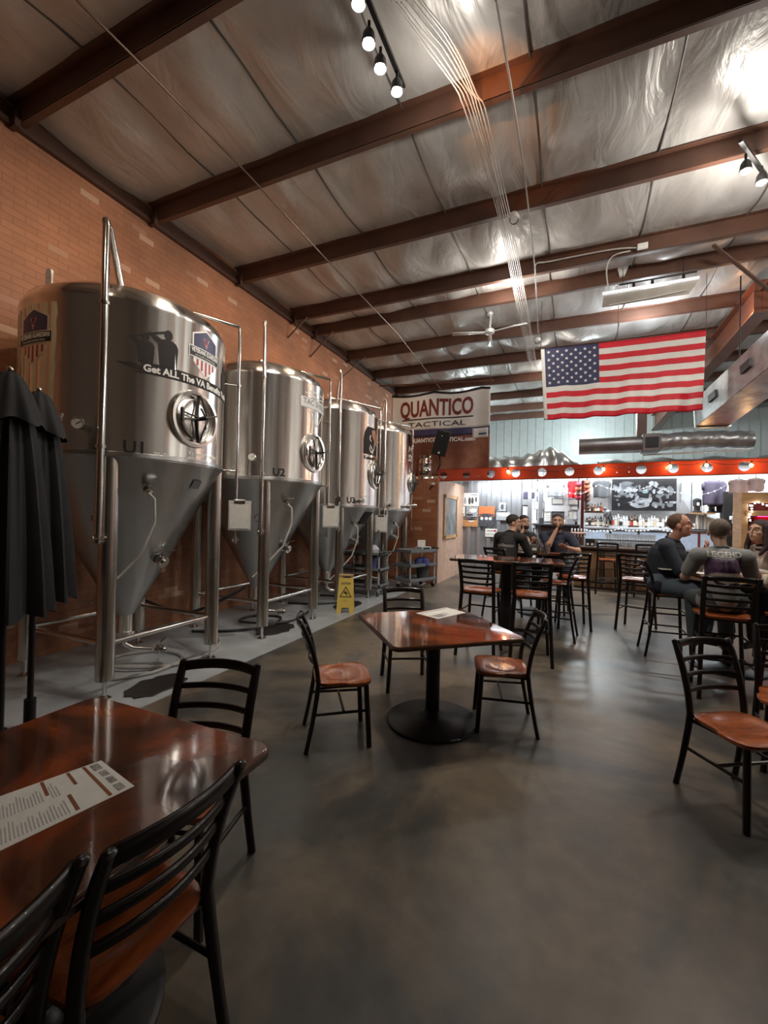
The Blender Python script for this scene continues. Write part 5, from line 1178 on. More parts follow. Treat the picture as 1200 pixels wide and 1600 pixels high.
# rows of glasses behind the bar rail
GR = mat('pint_glass', (.42, .45, .48), .08, .1, .1, coat=.6)
g0 = None
for i in range(22):
    p = at(941+i*4.0, 850, 'y', 11.75); l = '%s empty glass from the left in the row behind the bar edge' % ORD[i]
    if g0 is None: g0 = tag(MB().lathe([(.028, 0), (.040, .14), (.037, .14), (.026, .01)], n=14).build('pint_glass', GR), l, 'glass', 'empty glasses behind the bar edge'); g0.location = (p.x, 11.75, BZ-.02)
    else: c = g0.copy(); COL.objects.link(c); c.location = (p.x, 11.75+.02*math.sin(i*2), BZ-.02); c['label'] = l
gx = (at(941, 850, 'y', 11.75).x+at(1030, 850, 'y', 11.75).x)/2
tag(MB().box((gx+.1, 11.80, BZ-.06), (2.0, .2, .08)).build('drip_tray', mat('tray', (.35, .36, .38), .3, .8)), 'metal tray holding the row of empty glasses behind the bar', 'tray')
z3 = at(965, 843, 'y', 12.0).z
gx_ = at(985, 843, 'y', 12).x
tag(MB().box((gx_, 12.0, z3-.02), (1.9, .2, .04)).box((gx_-.92, 12.0, (z3-.04)/2), (.04, .18, z3-.04)).box((gx_+.92, 12.0, (z3-.04)/2), (.04, .18, z3-.04)).box((gx_, 12.0, .5), (1.8, .16, .03)).build('glass_rack', PIPE), 'steel rack of upturned glasses in front of the cooler', 'rack')
for i in range(20):
    p = at(947+i*4, 838, 'y', 12.0); c = g0.copy(); COL.objects.link(c); c.location = (p.x, 12.0, z3); c['label'] = '%s glass from the left on the steel rack in front of the cooler' % ORD[i]; c['group'] = 'glasses on the steel rack'
# right of the television: shelf with black machines and cups
x, z, w, h = rect(1086, 801, 1114, 803, 11.95)
tag(MB().box((x, 12.25, z), (w*1.3, .6, .03)).build('appliance_shelf', PINE), 'short wooden shelf with black machines right of the television', 'shelf')
for i, px_ in enumerate((1090, 1113, 1125)):
    xq = at(px_, 800, 'y', 12.1).x; t = thing('drinks_dispenser', ['left', 'middle', 'right'][i]+' black drinks machine on the short wooden shelf', 'drinks machine', (xq, 12.15, z+.016), 0, 'black drinks machines')
    MB().lathe([(.09, 0), (.09, .03), (.06, .05), (.06, .14), (.085, .16), (.085, .30), (.04, .33), (.01, .34)], n=20).build('machine_body', BLACK, t); MB().box((0, -.09, .2), (.05, .01, .07)).build('badge', WHITE, t); MB().cyl((0, -.07, .12), (0, -.12, .12), .015).build('spout', PIPE, t)
xq = at(1065, 800, 'y', 12.1).x
tag(MB().add([(-.16, 0, 0), (.16, 0, 0), (.16, .1, 0), (-.16, .1, 0), (0, .05, .34)], [(0, 1, 4), (1, 2, 4), (2, 3, 4), (3, 0, 4), (0, 3, 2, 1)]).build('pointed_ornament', mat('pewter2', (.25, .26, .28), .3, .4), loc=(xq+.05, 12.2, z+.0), smooth=False), 'grey pointed ornament between the television and the black machines', 'ornament')
for i in range(6):
    p = at(1086+i*5.5, 824, 'y', 12.1); hh = (.12, .34, .30, .32, .28, .26)[i]
    tag(MB().lathe([(.045, 0), (.045, hh*.6), (.035, hh), (.01, hh+.004)], n=14).build('cup_stack', PAPER if i != 2 else GR, loc=(p.x, 12.15, SZ)), '%s stack of white cups from the left under the black machines' % ORD[i], 'cups', 'cup stacks')
tag(MB().box((at(1104, 830, 'y', 12.25).x, 12.32, SZ-.015), (1.1, .42, .03)).build('cup_shelf', MATS['shelf_pale']), 'pale shelf of cup stacks behind the head of the man in grey', 'shelf')
x, z, w, h = rect(1063, 750, 1097, 800, 12.5)
t = thing('locker', 'pale grey locker panels right of the television', 'locker', (x, 12.48, z), 0)
for s in (-1, 1): MB().box((s*w*.25, 0, -.05), (w*.46, .06, h)).build('locker_door', mat('locker_grey', (.33, .34, .35), .4), t, bevel=.004)
x, z, w, h = rect(1135, 770, 1157, 850, 11.9)
t = thing('dark_doorway_panel', 'tall black cupboard left of the wooden cabinet', 'cupboard', (x, 11.9, z), 0); MB().box((0, .1, -.2), (w*1.5, .25, h*1.4)).build('cupboard_body', BLACK, t, bevel=.005)
for i, (px_, py_) in enumerate(((1144, 812), (1149, 806), (1148, 818))): tag(MB().lathe([(.05, 0), (.05, .07), (.045, .08)], n=12).build('mug', PAPER, loc=tuple(at(px_, py_, 'y', 11.7))), 'white mug hanging beside the wooden cabinet, ' + ['left', 'top', 'bottom'][i]+' one', 'mug', 'white mugs')
# wooden cabinet at the right edge
x, z, w, h = rect(1155, 770, 1250, 870, 9.4)
t = thing('wooden_cabinet', 'open pine cabinet with a red lit inside at the right edge', 'cabinet', (x, 9.5, 0), 0)
zt_ = z+h/2; 
MB().box((-w/2+.04, 0, zt_/2), (.09, .45, zt_)).build('side_post', PINE, t, bevel=.004); MB().box((w/2-.04, 0, zt_/2), (.09, .45, zt_)).build('side_post', PINE, t, bevel=.004)
MB().box((0, -.20, zt_-.09), (w, .06, .18)).build('top_rail', PINE, t, bevel=.004); MB().box((0, -.1, zt_-.36), (w-.1, .3, .09)).build('inner_rail', PINE, t, bevel=.004)
MB().box((0, .2, zt_/2), (w-.1, .03, zt_)).build('back_panel', mat('cabinet_red', (.20, .025, .02), .5, 0, .3, 6), t, smooth=False)
NEON = mat('neon_red', (1, .05, .1), .4, emit=(1, .02, .10), es=14)
nx0 = at(1186, 806, 'y', 9.35).x-x
for zz, nm in ((806, 0), (820, 0)):
    z_n = at(1190, zz, 'y', 9.35).z; MB().tube([(nx0, -.1, z_n), (nx0+.7, -.1, z_n+.01)], .015, 8).build('neon_tube', NEON, t)
MB().box((nx0+.4, -.05, at(1190, 813, 'y', 9.35).z), (.9, .03, .26)).build('neon_backing', mat('neon_back', (.16, .01, .02), .5), t)
fairy('string of fairy lights drooping inside the wooden cabinet', [fz(1173, 792, 9.25), fz(1182, 783, 9.25), fz(1200, 790, 9.25), fz(1215, 796, 9.25)], 7, r=.014)
fairy('short string of fairy lights hanging down the left of the wooden cabinet', [fz(1171, 787, 9.24), fz(1176, 797, 9.24), fz(1170, 806, 9.24), fz(1173, 815, 9.24)], 6, r=.014)
# drinks and bits on the tables of the guests
TZ = 1.052
def cup(label, x, y, z, liquid=None, k=1.):
    t = thing('drinking_glass', label, 'glass', (x, y, z), 0)
    MB().lathe([(.030*k, .0), (.034*k, .01), (.044*k, .15*k), (.041*k, .15*k), (.031*k, .012)], n=20).build('glass', MATS['glass_rim'], t)
    MB().lathe([(.031*k, .012), (.037*k, .09*k), (.036*k, .092*k)], n=20).build('drink', liquid or mat('iced_drink', (.45, .36, .30), .2), t)
p = at(864, 864, 'z', TZ); cup('clear plastic cup on the tall table before the man in navy', -.36, 7.58, TZ, None, 1.15)
t = thing('baseball_cap', 'dark cap with a pale label resting on the tall table of the three men', 'cap', (-.58, 7.62, TZ+.005), R(10))
MB().lathe([(.10, 0), (.105, .03), (.09, .09), (.05, .125), (.01, .135)], n=24).build('crown', mat('cap_dark', (.035, .03, .02), .7), t); MB().prism([(-.08, -.06), (.08, -.06), (.07, -.16), (0, -.19), (-.07, -.16)], .0, .01).build('peak', MATS['cap_dark'], t); MB().box((0, -.10, .055), (.07, .012, .04)).build('label_patch', PAPER, t)
bx('napkin_box', 'small white box on the tall table of the three men', 'box', (-.83, 7.98, TZ), (.12, .08, .07), PAPER)
bx('red_menu', 'red folded menu lying on the tall table before the man in navy', 'menu', (-.18, 7.58, TZ), (.30, .18, .012), mat('menu_red', (.30, .06, .04), .4))
bx('tablet_menu', 'pale leaflet on the right tall table between the two men', 'leaflet', (1.38, 5.78, TZ), (.26, .18, .008), PAPER, R(20))
cup('short glass on the right tall table near the man in grey', 1.36, 5.98, TZ, mat('grey_drink', (.30, .33, .30), .2), .8)
bx('folded_leaflet', 'white leaflet hanging over the back of the empty stool left of the dark shirted man', 'leaflet', (1.06, 6.0, TZ), (.20, .14, .006), PAPER, R(5))
# ---------------------------------------------------------------- people
def capsule(mb, a, b, ra, rb, sx=1., sy=1., n=14):
    a = Vector(a); b = Vector(b); d = b-a; L = d.length
    if L < 1e-5: mb.sph(a, ra); return
    dn = d/L; pts = []; rr = []
    for k in range(4, 0, -1): t = k*PI/8; pts.append(a-dn*ra*math.sin(t)); rr.append(max(.0008, ra*math.cos(t)))
    for k in range(0, 5): pts.append(a.lerp(b, k/4)); rr.append(ra+(rb-ra)*k/4)
    for k in range(1, 5): t = k*PI/8; pts.append(b+dn*rb*math.sin(t)); rr.append(max(.0008, rb*math.cos(t)))
    mb.tube(pts, rr, n, sx=sx, sy=sy)
def blob(mb, name, m, parent, voxel, it=3):
    me = bpy.data.meshes.new('t'); me.from_pydata([tuple(v) for v in mb.v], [], mb.f)
    bm = bmesh.new(); bm.from_mesh(me); bmesh.ops.recalc_face_normals(bm, faces=bm.faces); bm.to_mesh(me); bm.free()
    o = bpy.data.objects.new('t', me); COL.objects.link(o)
    md = o.modifiers.new('r', 'REMESH'); md.mode = 'VOXEL'; md.voxel_size = voxel
    s = o.modifiers.new('s', 'SMOOTH'); s.iterations = it; s.factor = .5
    dg = bpy.context.evaluated_depsgraph_get(); me2 = bpy.data.meshes.new_from_object(o.evaluated_get(dg)); bpy.data.objects.remove(o)
    me2.name = name; me2.materials.clear(); me2.materials.append(m)
    for p in me2.polygons: p.use_smooth = True
    o = bpy.data.objects.new(name, me2); COL.objects.link(o); o.parent = parent; return o
def ik(S, T, a, b, pole):
    d = T-S; L = min(d.length, a+b-.004); dn = d.normalized(); x = (a*a-b*b+L*L)/(2*L); h = math.sqrt(max(1e-6, a*a-x*x))
    p = (pole-dn*pole.dot(dn)).normalized(); return S+dn*x+p*h, S+dn*L
def hand(mb, W, d, n, side, curl):
    "W wrist, d pointing direction, n palm normal, side: thumb direction"
    d = d.normalized(); n = (n-d*n.dot(d)).normalized(); s = side-d*side.dot(d)-n*side.dot(n); s.normalize()
    for k in range(4): o = (k-1.5)*.019; capsule(mb, W+d*.015+s*o*.6, W+d*.085+s*-o, .014, .0125)
    for k, L in enumerate((.068, .078, .072, .056)):
        o = -(k-1.5)*.020; p = W+d*.088+s*o; an = curl*.5; q = d*math.cos(an)+n*math.sin(an); p2 = p+q*L*.5; an2 = curl*1.5; q2 = d*math.cos(an2)+n*math.sin(an2)
        capsule(mb, p, p2, .0092, .0085); capsule(mb, p2, p2+q2*L*.5, .0085, .0072)
    tb = W+d*.03+s*.028; td = (d*.7+s*.7+n*.35).normalized(); capsule(mb, tb, tb+td*.035, .013, .011); capsule(mb, tb+td*.035, tb+(td*.6+d*.4+n*.2).normalized()*.062, .010, .0085)
def person(label, x, y, rz, seat=.765, lean=0., twist=0., headyaw=0., headpitch=0., tilt=0., rh=None, lh=None, rpole=None, lpole=None, shirt=(.1, .1, .1), sleeve='short', trouser=(.05, .07, .12), skin=(.55, .31, .21), hair=(.03, .018, .012), hairk='short', build=1., female=False, curl=(.6, .6), legs=1., beard=None, rknee=(0, 0), scale=1., ankle=.38):
    t = thing('person', label, 'person', (x, y, 0), rz, None); t.scale = (scale,)*3
    V = Vector; hz = seat/scale+.10; P = V((0, 0, hz))
    tw = Matrix.Rotation(twist, 3, 'Z'); ln = Matrix.Rotation(-lean, 3, 'X')
    def T(v): return P+ln @ (tw @ V(v))
    bw = build*(.92 if female else 1)
    chest = T((0, 0, .30)); neckb = T((0, .0, .485)); sh = {s: T((s*.168*bw, -.005, .42)) for s in (-1, 1)}
    hc = neckb+ln @ V((0, .035, .165))+V((0, .02, 0))
    HM = Matrix.Rotation(headyaw, 3, 'Z') @ Matrix.Rotation(-headpitch, 3, 'X') @ Matrix.Rotation(tilt, 3, 'Y') @ Matrix.Scale(1.10, 3)
    def Hh(v): return hc+HM @ V(v)
    sk = mat('skin_%d' % int(skin[0]*1000+skin[1]*100), skin, .5, 0, .06, 30); hr = mat('hair_%d_%d' % (int(hair[0]*1000), int(hair[1]*1000)), hair, .7, 0, .3, 60)
    tgt = {1: rh, -1: lh}; pole = {1: rpole or V((.5, -.3, -1)), -1: lpole or V((-.5, -.3, -1))}
    arms = {}
    for s in (-1, 1):
        tg = V(tgt[s]) if tgt[s] is not None else V((s*.16, .30, hz+.10))
        E_, Wr = ik(sh[s], tg, .285, .25, V(pole[s])); arms[s] = (sh[s], E_, Wr)
    knee = {}; ank = {}; hip = {}
    for s in (-1, 1):
        hip[s] = P+V((s*.095, .02, -.02)); knee[s] = V((s*(.14+rknee[0]*(s > 0)), .44, seat/scale+.055+rknee[1]*(s > 0))); ank[s] = V((s*.13, .36 if s > 0 else .40, ankle/scale))
    # ---- body
    b = MB()
    capsule(b, T((0, 0, .05)), chest, .110*bw, .118*bw, 1.2, .8); capsule(b, chest, T((0, 0, .38)), .118*bw, .085*bw, 1.2, .8); capsule(b, sh[-1], sh[1], .046*bw, .046*bw)
    capsule(b, T((0, -.005, .44)), hc+V((0, -.01, -.06)), .058*(.85 if female else 1), .052*(.85 if female else 1))
    b.sph(Hh((0, -.012, .035)), (.076, .094, .088), 20, 14, HM); b.sph(Hh((0, .015, -.03)), (.062, .066, .085), 18, 12, HM); capsule(b, Hh((0, .050, -.085)), Hh((0, .03, -.06)), .024, .034)
    capsule(b, Hh((0, .090, .018)), Hh((0, .100, -.022)), .007, .0120); capsule(b, Hh((-.035, .079, .032)), Hh((.035, .079, .032)), .010, .010)     # nose, brow
    capsule(b, Hh((-.022, .072, -.055)), Hh((.022, .072, -.055)), .010, .010); capsule(b, Hh((-.018, .076, -.052)), Hh((.018, .076, -.052)), .005, .005)
    for s in (-1, 1):
        b.sph(Hh((s*.077, -.008, -.008)), (.010, .018, .030), 10, 8, HM); b.sph(Hh((s*.040, .058, -.02)), (.022, .022, .02), 10, 8)
        S, E_, Wr = arms[s]
        capsule(b, S, E_, .042*bw, .038*bw); capsule(b, E_, Wr, .040*bw, .025)
        fd = (Wr-E_).normalized(); n = V((0, 0, -1)) if abs(fd.z) < .7 else V((0, -1, 0)); 
        if Wr.z > sh[s].z-.15: n = (Hh((0, .08, -.05))-Wr).normalized()
        hand(b, Wr, fd, n, V((-s, .2, .6)), curl[0 if s < 0 else 1])
        capsule(b, hip[s], knee[s], .080*bw, .058); capsule(b, knee[s], ank[s], .055, .036)
    blob(b, 'body', sk, t, .0065, 4)
    # ---- shirt
    c = mat('shirt_%d_%d_%d' % tuple(int(v*1000) for v in shirt), shirt, .8, 0, .12, 8)
    b = MB(); o = .016
    capsule(b, T((0, .0, .03)), chest, .138*bw, .142*bw, 1.22, .84); capsule(b, chest, T((0, 0, .38)), .142*bw, .112*bw, 1.22, .80); capsule(b, sh[-1]+V((0, 0, -.008)), sh[1]+V((0, 0, -.008)), .072*bw, .072*bw); capsule(b, T((-.09, -.01, .44)), T((.09, -.01, .44)), .060, .060)
    capsule(b, T((-.07, 0, .455)), T((.07, 0, .455)), .058, .058)
    for s in (-1, 1):
        S, E_, Wr = arms[s]
        if sleeve == 'short': capsule(b, S, S.lerp(E_, .70), .068*bw, .060*bw)
        elif sleeve == 'long': capsule(b, S, E_, .066*bw, .054*bw); capsule(b, E_, E_.lerp(Wr, .93), .054*bw, .038)
        else: capsule(b, S, E_, .066*bw, .054*bw); capsule(b, E_, E_.lerp(Wr, .45), .052*bw, .046)
    if not female: capsule(b, T((-.09, .0, -.015)), T((.09, .0, -.015)), .108*bw, .108*bw)
    sh_o = blob(b, 'shirt', c, t, .010, 5)
    if hairk in ('short', 'grey') and sleeve != 'short': capsule(MB(), (0, 0, 0), (0, 0, 1), 1, 1)
    col = MB(); cc = T((0, .012, .495)); col.tube([cc+ln @ V((.066*math.cos(a), .066*math.sin(a), .012*math.sin(a)*-1)) for a in [2*PI*k/20 for k in range(20)]], .012, 8, True); col.build('collar', c, sh_o)
    # ---- trousers and shoes
    b = MB(); tm = mat('trousers_%d_%d' % (int(trouser[0]*1000), int(trouser[2]*1000)), trouser, .8, 0, .2, 6)
    capsule(b, P+V((-.08, 0, -.01)), P+V((.08, 0, -.01)), .115*bw, .115*bw)
    for s in (-1, 1): capsule(b, hip[s], knee[s], .098*bw, .074); capsule(b, knee[s], ank[s]+V((0, 0, .02)), .072, .055)
    blob(b, 'trousers', tm, t, .011, 4)
    for s in (-1, 1):
        a = ank[s]; b = MB(); capsule(b, a+V((0, -.03, -.045)), a+V((0, .15, -.060)), .042, .036, 1, 1); capsule(b, a+V((0, 0, -.01)), a+V((0, 0, -.05)), .045, .045)
        blob(b, 'shoe', mat('shoe_leather', (.045, .03, .022), .45), t, .010, 3)
    # ---- hair and face
    b = MB()
    if hairk == 'short':
        b.sph(Hh((0, -.018, .046)), (.080, .096, .087), 22, 14, HM); 
        hb = b
    elif hairk == 'crop': b.sph(Hh((0, -.022, .042)), (.079, .092, .087), 22, 14, HM)
    elif hairk == 'long':
        b.sph(Hh((0, -.022, .045)), (.088, .102, .092), 22, 14, HM)
        for s in (-1, 1): capsule(b, Hh((s*.066, .015, .05)), Hh((s*.078, .01, -.06)), .026, .026); capsule(b, Hh((s*.078, .01, -.06)), Hh((s*.09, .0, -.15)), .026, .030); capsule(b, Hh((s*.09, .0, -.15)), Hh((s*.07, .03, -.23)), .030, .016)
        capsule(b, Hh((0, -.07, .02)), Hh((0, -.08, -.17)), .065, .06)
    # keep the face open: cut the part of the cap in front of the hairline
    me = bpy.data.meshes.new('h'); 
    ho = blob(b, 'hair', hr, t, .007, 3)
    bm = bmesh.new(); bm.from_mesh(ho.data); HI = HM.inverted()
    kill = []
    for f in bm.faces:
        q = HI @ (f.calc_center_median()-hc)
        fr = .028 if hairk != 'long' else .035
        if q.y > fr and q.z < .072-.3*abs(q.x) and (hairk != 'long' or abs(q.x) < .058): kill.append(f)
        elif hairk in ('short', 'crop') and q.z < -.035 and q.y > -.05: kill.append(f)
    bmesh.ops.delete(bm, geom=kill, context='FACES'); bm.to_mesh(ho.data); bm.free()
    md = ho.modifiers.new('solid', 'SOLIDIFY'); md.thickness = .006
    for s in (-1, 1):
        e = MB().sph(Hh((s*.031, .0735, .010)), (.0125, .009, .0075), 12, 8, HM).build('eye', mat('eye_white', (.5, .46, .42), .3), t)
        MB().sph(Hh((s*.031, .0800, .010)), (.0055, .004, .0055), 10, 6, HM).build('iris', mat('iris_dark', (.02, .012, .01), .2), e)
        MB().tube([Hh((s*.015, .0855, .030)), Hh((s*.032, .0835, .035)), Hh((s*.050, .073, .029))], .0038, 6).build('eyebrow', hr, t)
    MB().tube([Hh((-.024, .077, -.052)), Hh((0, .0845, -.0505)), Hh((.024, .077, -.052))], [.002, .0048, .002], 6).build('lips', mat('lip_tone', (.28, .09, .07), .5), t)
    if beard:
        bb = MB(); b2 = MB(); b2.sph(Hh((0, .018, -.057)), (.066, .068, .058), 20, 12, HM); bo = blob(b2, 'beard', mat('beard_%d' % int(beard[0]*1000), beard, .8, 0, .3, 60), t, .007, 2)
        bm = bmesh.new(); bm.from_mesh(bo.data); kill = [f for f in bm.faces if (lambda q: q.z > -.028-.3*max(0, q.y-.06) or (abs(q.x) < .024 and q.z > -.062 and q.y > .05) or q.y < -.01)(HI @ (f.calc_center_median()-hc))]
        bmesh.ops.delete(bm, geom=kill, context='FACES'); bm.to_mesh(bo.data); bm.free()
    return t, sh_o, dict(T=T, H=Hh, hc=hc)
def decal_back(root, shirt_o, items):
    "lay flat prints on the back (-Y) of a shirt by projecting along +Y; items: (mesh object in xy with z offset layer, x, z)"
    me = shirt_o.data; bm = bmesh.new(); bm.from_mesh(me); tree = BVHTree.FromBMesh(bm)
    for o, cx, cz_, off, up in items:
        subdiv_long(o.data, .018)
        for v in o.data.vertices:
            x, z = cx+v.co.x, cz_+v.co.y; h = tree.ray_cast(Vector((x, -1, z)), Vector((0, 1, 0)))
            yy = h[0].y if h[0] else 0
            v.co = Vector((x, yy-off, z))
        o.parent = up
    bm.free()
def flat(pts, name, m): return MB().prism(pts, 0, .0005).build(name, m, None, smooth=False)
def ell(cx, cy, rx, ry, n=18): return [(cx+rx*math.cos(2*PI*k/n), cy+ry*math.sin(2*PI*k/n)) for k in range(n)]
PBLK = (.018, .016, .016)
# three men at the tall table behind
p1, s1, d1 = person('man in a black shirt with pale back print, seen from behind', -.98, 7.22, face(.35, .94), lean=.30, headyaw=-1.15, headpitch=-.05, lh=(-.20, .42, 1.10), rh=(.15, .42, 1.10), lpole=(-.5, -.3, -1), rpole=(.5, -.3, -1), shirt=PBLK, trouser=(.03, .03, .035), hair=(.03, .02, .015), build=1.12, sleeve='half', scale=1.08)
dz_ = .36+p1.scale.x*0
zb_ = .765/1.08+.10
decal_back(p1, s1, [(flat([(-.14, -.02), (-.14, .02), (-.03, .03), (0, .045), (.03, .03), (.14, .02), (.14, -.02), (0, -.005)], 'back_badge', mat('print_pale', (.34, .31, .27), .6)), 0, zb_+.27, .004, s1), (flat([(-.06, -.007), (.06, -.007), (.06, .007), (-.06, .007)], 'back_print_line', mat('print_pale', ())), 0, zb_+.225, .005, s1)])
person('man behind him in dark clothes with a hand at his mouth', -.86, 8.30, face(.35, -.95), lean=.22, headyaw=.15, headpitch=-.15, rh=(.05, .28, 1.31), lh=(-.15, .36, 1.12), rpole=(.3, .5, -1), shirt=(.03, .028, .03), trouser=(.03, .03, .03), hair=(.02, .012, .01), beard=(.03, .02, .015), curl=(.5, 1.2), scale=1.06)
p3, s3, d3 = person('man in a navy tee shirt facing the camera, hand to his mouth', -.24, 7.98, face(.10, -1), lean=.22, headyaw=-.1, headpitch=-.22, rh=(.03, .31, 1.30), lh=(-.12, .44, 1.06), rpole=(.25, .5, -1), lpole=(-.8, -.1, -.7), shirt=(.022, .026, .045), trouser=(.03, .03, .04), hair=(.035, .02, .012), beard=(.06, .03, .02), curl=(.4, 1.2), build=1.1, scale=1.10)
# group at the right
p4, s4, d4 = person('man in a dark blue shirt and jeans, in profile facing right', 1.02, 6.20, face(.92, -.30), lean=.18, headyaw=.0, headpitch=-.16, rh=(.10, .34, 1.12), lh=(-.10, .36, 1.16), shirt=(.018, .022, .034), sleeve='long', trouser=(.10, .13, .16), skin=(.56, .27, .18), hair=(.11, .055, .03), hairk='crop', build=1.12, curl=(.8, .7), scale=1.10, ankle=.34)
p5, s5, d5 = person('man in a grey LEGEND tee shirt with a picture on the back', 1.36, 5.18, face(-.02, 1), lean=.10, headyaw=-.12, headpitch=-.1, lh=(-.17, .40, 1.08), rh=(.20, .38, 1.08), lpole=(-.6, -.3, -1), rpole=(.6, -.3, -1), shirt=(.22, .225, .22), trouser=(.05, .06, .07), skin=(.46, .28, .19), hair=(.13, .095, .07), hairk='crop', build=1.12, scale=1.02)
zb_ = .765/1.02+.10
PUR_ = mat('print_purple', (.13, .07, .14), .6, 0, .3, 20); DP = mat('print_plum', (.05, .02, .05), .6); CARW = mat('print_bone', (.55, .47, .40), .6, 0, .1, 30)
decal_back(p5, s5, [(text('LEGEND', .052, 'legend_lettering', WINK, None, .0005, .27, .003), 0, zb_+.435, .006, s5),
    (flat([(-.135, -.10), (.135, -.10), (.135, .10), (-.135, .10)], 'print_background', PUR_), 0, zb_+.295, .0035, s5),
    (flat(ell(0, .045, .052, .05), 'print_helmet', DP), 0, zb_+.295, .005, s5), (flat([(-.07, 0), (-.05, .03), (.05, .03), (.08, 0), (.09, -.06), (-.09, -.06)], 'print_shoulders', DP), 0, zb_+.275, .0045, s5),
    (flat([(-.13, .03), (-.08, .055), (.10, .055), (.135, .0), (.13, -.07), (.0, -.085), (-.09, -.075), (-.12, -.03)], 'print_car', CARW), 0, zb_+.215, .006, s5),
    (flat([(-.11, -.02), (-.085, .02), (-.07, -.03), (-.02, -.045), (-.02, -.07), (-.08, -.065)], 'print_car_window', DP), 0, zb_+.215, .0075, s5),
    (flat([(.0, -.045), (.06, -.03), (.11, -.045), (.10, -.07), (.0, -.07)], 'print_car_window', DP), 0, zb_+.215, .0075, s5)])
person('dark haired woman in a pale top looking down to the left', 2.02, 6.18, face(-.62, -.55), lean=.10, headyaw=-.1, headpitch=-.22, rh=(.14, .34, 1.08), lh=(-.14, .36, 1.08), shirt=(.52, .44, .38), sleeve='long', trouser=(.04, .04, .05), skin=(.58, .34, .22), hair=(.028, .013, .012), hairk='long', female=True, scale=1.02)
person('person at the right edge in a cream top, seated with the back to the camera', 2.12, 5.42, face(-.25, .95), lean=.2, headyaw=.1, rh=(.16, .38, 1.08), lh=(-.16, .38, 1.08), shirt=(.50, .44, .35), sleeve='long', trouser=(.03, .03, .035), hair=(.05, .03, .02), build=1.05, scale=.98)
# black jacket over the stool at the right edge
b = MB(); 
def jk(u, v):
    x = (u-.5)*.46; a = PI*v; r = .055
    top = 1.155
    if v < .45: z = top-.46*(1-v/.45); y = -.30-.03*math.sin(u*14)-.02
    elif v < .55: k = (v-.45)/.10*PI; z = top+.03*math.sin(k); y = -.30-.04*math.cos(k)
    else: z = top-.30*(v-.55)/.45; y = -.22+.01*math.sin(u*12)
    return (x*(1+.08*math.sin(v*7)), y, z)
t = thing('jacket', 'black jacket draped over the stool back at the right edge', 'jacket', (2.0, 5.22, 0), face(-.35, .9))
b.grid(jk, 30, 30).build('jacket_body', mat('leatherette', (.014, .012, .012), .35, 0, .2, 9, bump=.3), t, solid=.02)
for s in (-1, 1): MB().tube([(s*.24, -.33, 1.10), (s*.27, -.36, .95), (s*.25, -.34, .72)], [.055, .05, .04], 12).build('sleeve', MATS['leatherette'], t)
# ---------------------------------------------------------------- lamps
def lamp(kind, loc, power, color=(1, 1, 1), size=.1, name='lamp', target=None, angle=None, blend=.5, sy=None):
    l = bpy.data.lights.new(name, kind); l.energy = power; l.color = color
    if kind == 'AREA':
        l.size = size
        if sy: l.shape = 'RECTANGLE'; l.size_y = sy
    else: l.shadow_soft_size = size
    if kind == 'SPOT': l.spot_size = angle or R(100); l.spot_blend = blend
    o = bpy.data.objects.new(name, l); COL.objects.link(o); o.location = loc
    if target is not None: o.rotation_euler = (Vector(target)-Vector(loc)).to_track_quat('-Z', 'Y').to_euler()
    return o
WARM = (1, .74, .50); NEUT = (1, .93, .84); COOL = (.88, .95, 1)
w = bpy.data.worlds.new('world'); sc.world = w; w.use_nodes = True
w.node_tree.nodes['Background'].inputs[0].default_value = (.5, .5, .55, 1); w.node_tree.nodes['Background'].inputs[1].default_value = .0
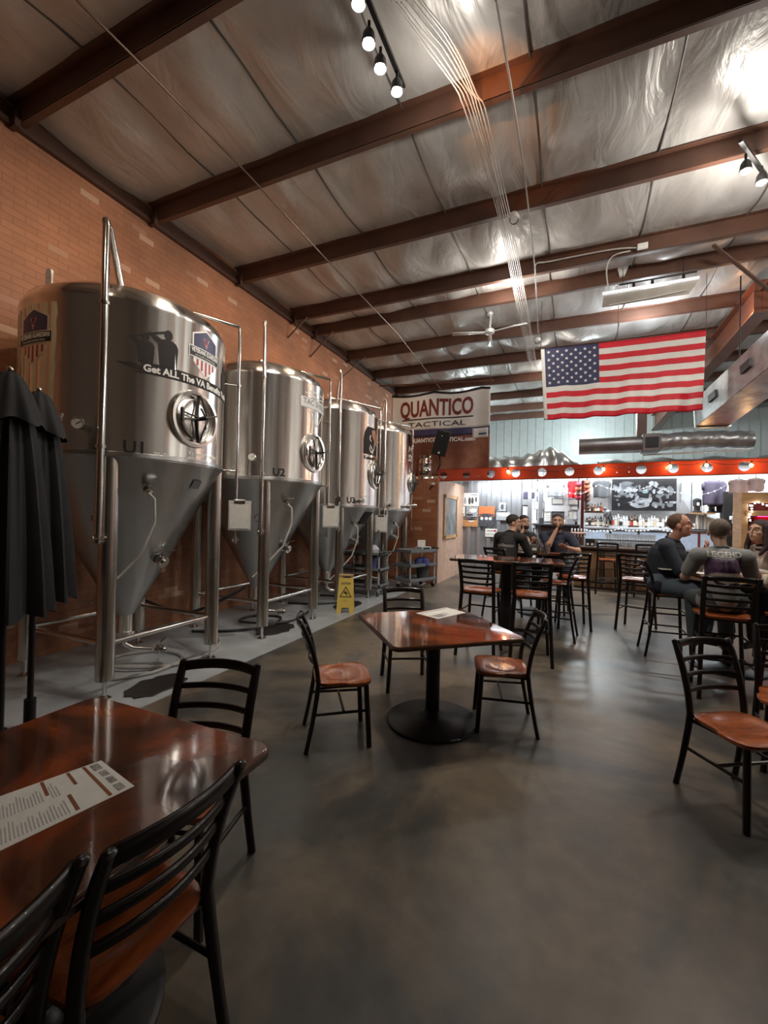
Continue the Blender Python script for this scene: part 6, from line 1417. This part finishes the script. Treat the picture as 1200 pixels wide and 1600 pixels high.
# the four spotlights: they throw light to the tanks, wall and floor
tg = [(-4.0, 3.0, 1.0), (-.8, 4.6, 0), (-3.4, 5.8, 1.0), (.2, 5.6, 0)]
for p, q in zip(SP, tg): lamp('SPOT', p-Vector((0, 0, .07)), 120, NEUT, .05, 'spot_lamp', q, R(105), .9)
for p in SQ: lamp('SPOT', p-Vector((0, 0, .07)), 95, NEUT, .05, 'spot_lamp', (1.5, 7, 0), R(125), .8)
lamp('POINT', SP[3]+Vector((.35, .2, -.12)), 16, NEUT, .05, 'bulb_spill')
for p in SQ: lamp('POINT', p+Vector((0, 0, -.12)), 40, NEUT, .05, 'bulb_spill')
# unseen points added to brighten the hall, and warm spots added for the brick
for x, y, e, c in ((-1.0, 7.3, 60, NEUT), (1.2, 9.2, 85, COOL), (4.8, 7.0, 125, NEUT), (5.5, 5.0, 90, NEUT), (5.5, 12.5, 60, COOL), (-.6, 12.0, 30, NEUT)):
    lamp('POINT', (x, y, 5.2 if c != WARM else 4.9), e, c, .12, 'hall_fill')
for y, e in ((.6, 60), (3.0, 95), (5.2, 95), (7.4, 80), (9.0, 60)): lamp('SPOT', (-2.7, y, 5.3), e, WARM, .1, 'brick_fill', (-5.1, y+.3, 3.2), R(110), .9)
lamp('AREA', (1.8, 11.7, 2.9), 230, COOL, 7.5, 'bar_fluorescent', (1.8, 12.1, 0), sy=.25)
lamp('AREA', (-1.9, 11.6, 2.6), 30, COOL, 1.6, 'bar_fluorescent', (-1.9, 12.3, .8), sy=.25)
lamp('POINT', (0.5, 15.5, 4.9), 320, (.85, .97, 1), .2, 'end_wall_fill'); lamp('POINT', (-3.2, 14.5, 4.6), 90, (.85, .97, 1), .2, 'end_wall_fill')  # unseen cool points added to brighten the far end wall
for p in bl: lamp('POINT', p+Vector((0, -.06, 0)), 2.2, (1, .55, .22), .03, 'bulb_glow')
lamp('POINT', (2.45, 8.9, 5.1), 6, (1, .45, .15), .05, 'rafter_glow_fill')  # unseen orange point added for the glow on the rafter
lamp('SPOT', (-.95, 2.9, 5.05), 85, (1, .36, .06), .04, 'purlin_glow_fill', (-.75, 3.95, 5.56), R(42), .9)  # unseen orange spot added to make the purlin face glow
sc.view_settings.view_transform = 'Standard'; sc.view_settings.look = 'None'; sc.view_settings.gamma = 1; sc.view_settings.use_curve_mapping = False
sc.view_settings.exposure = 0.10
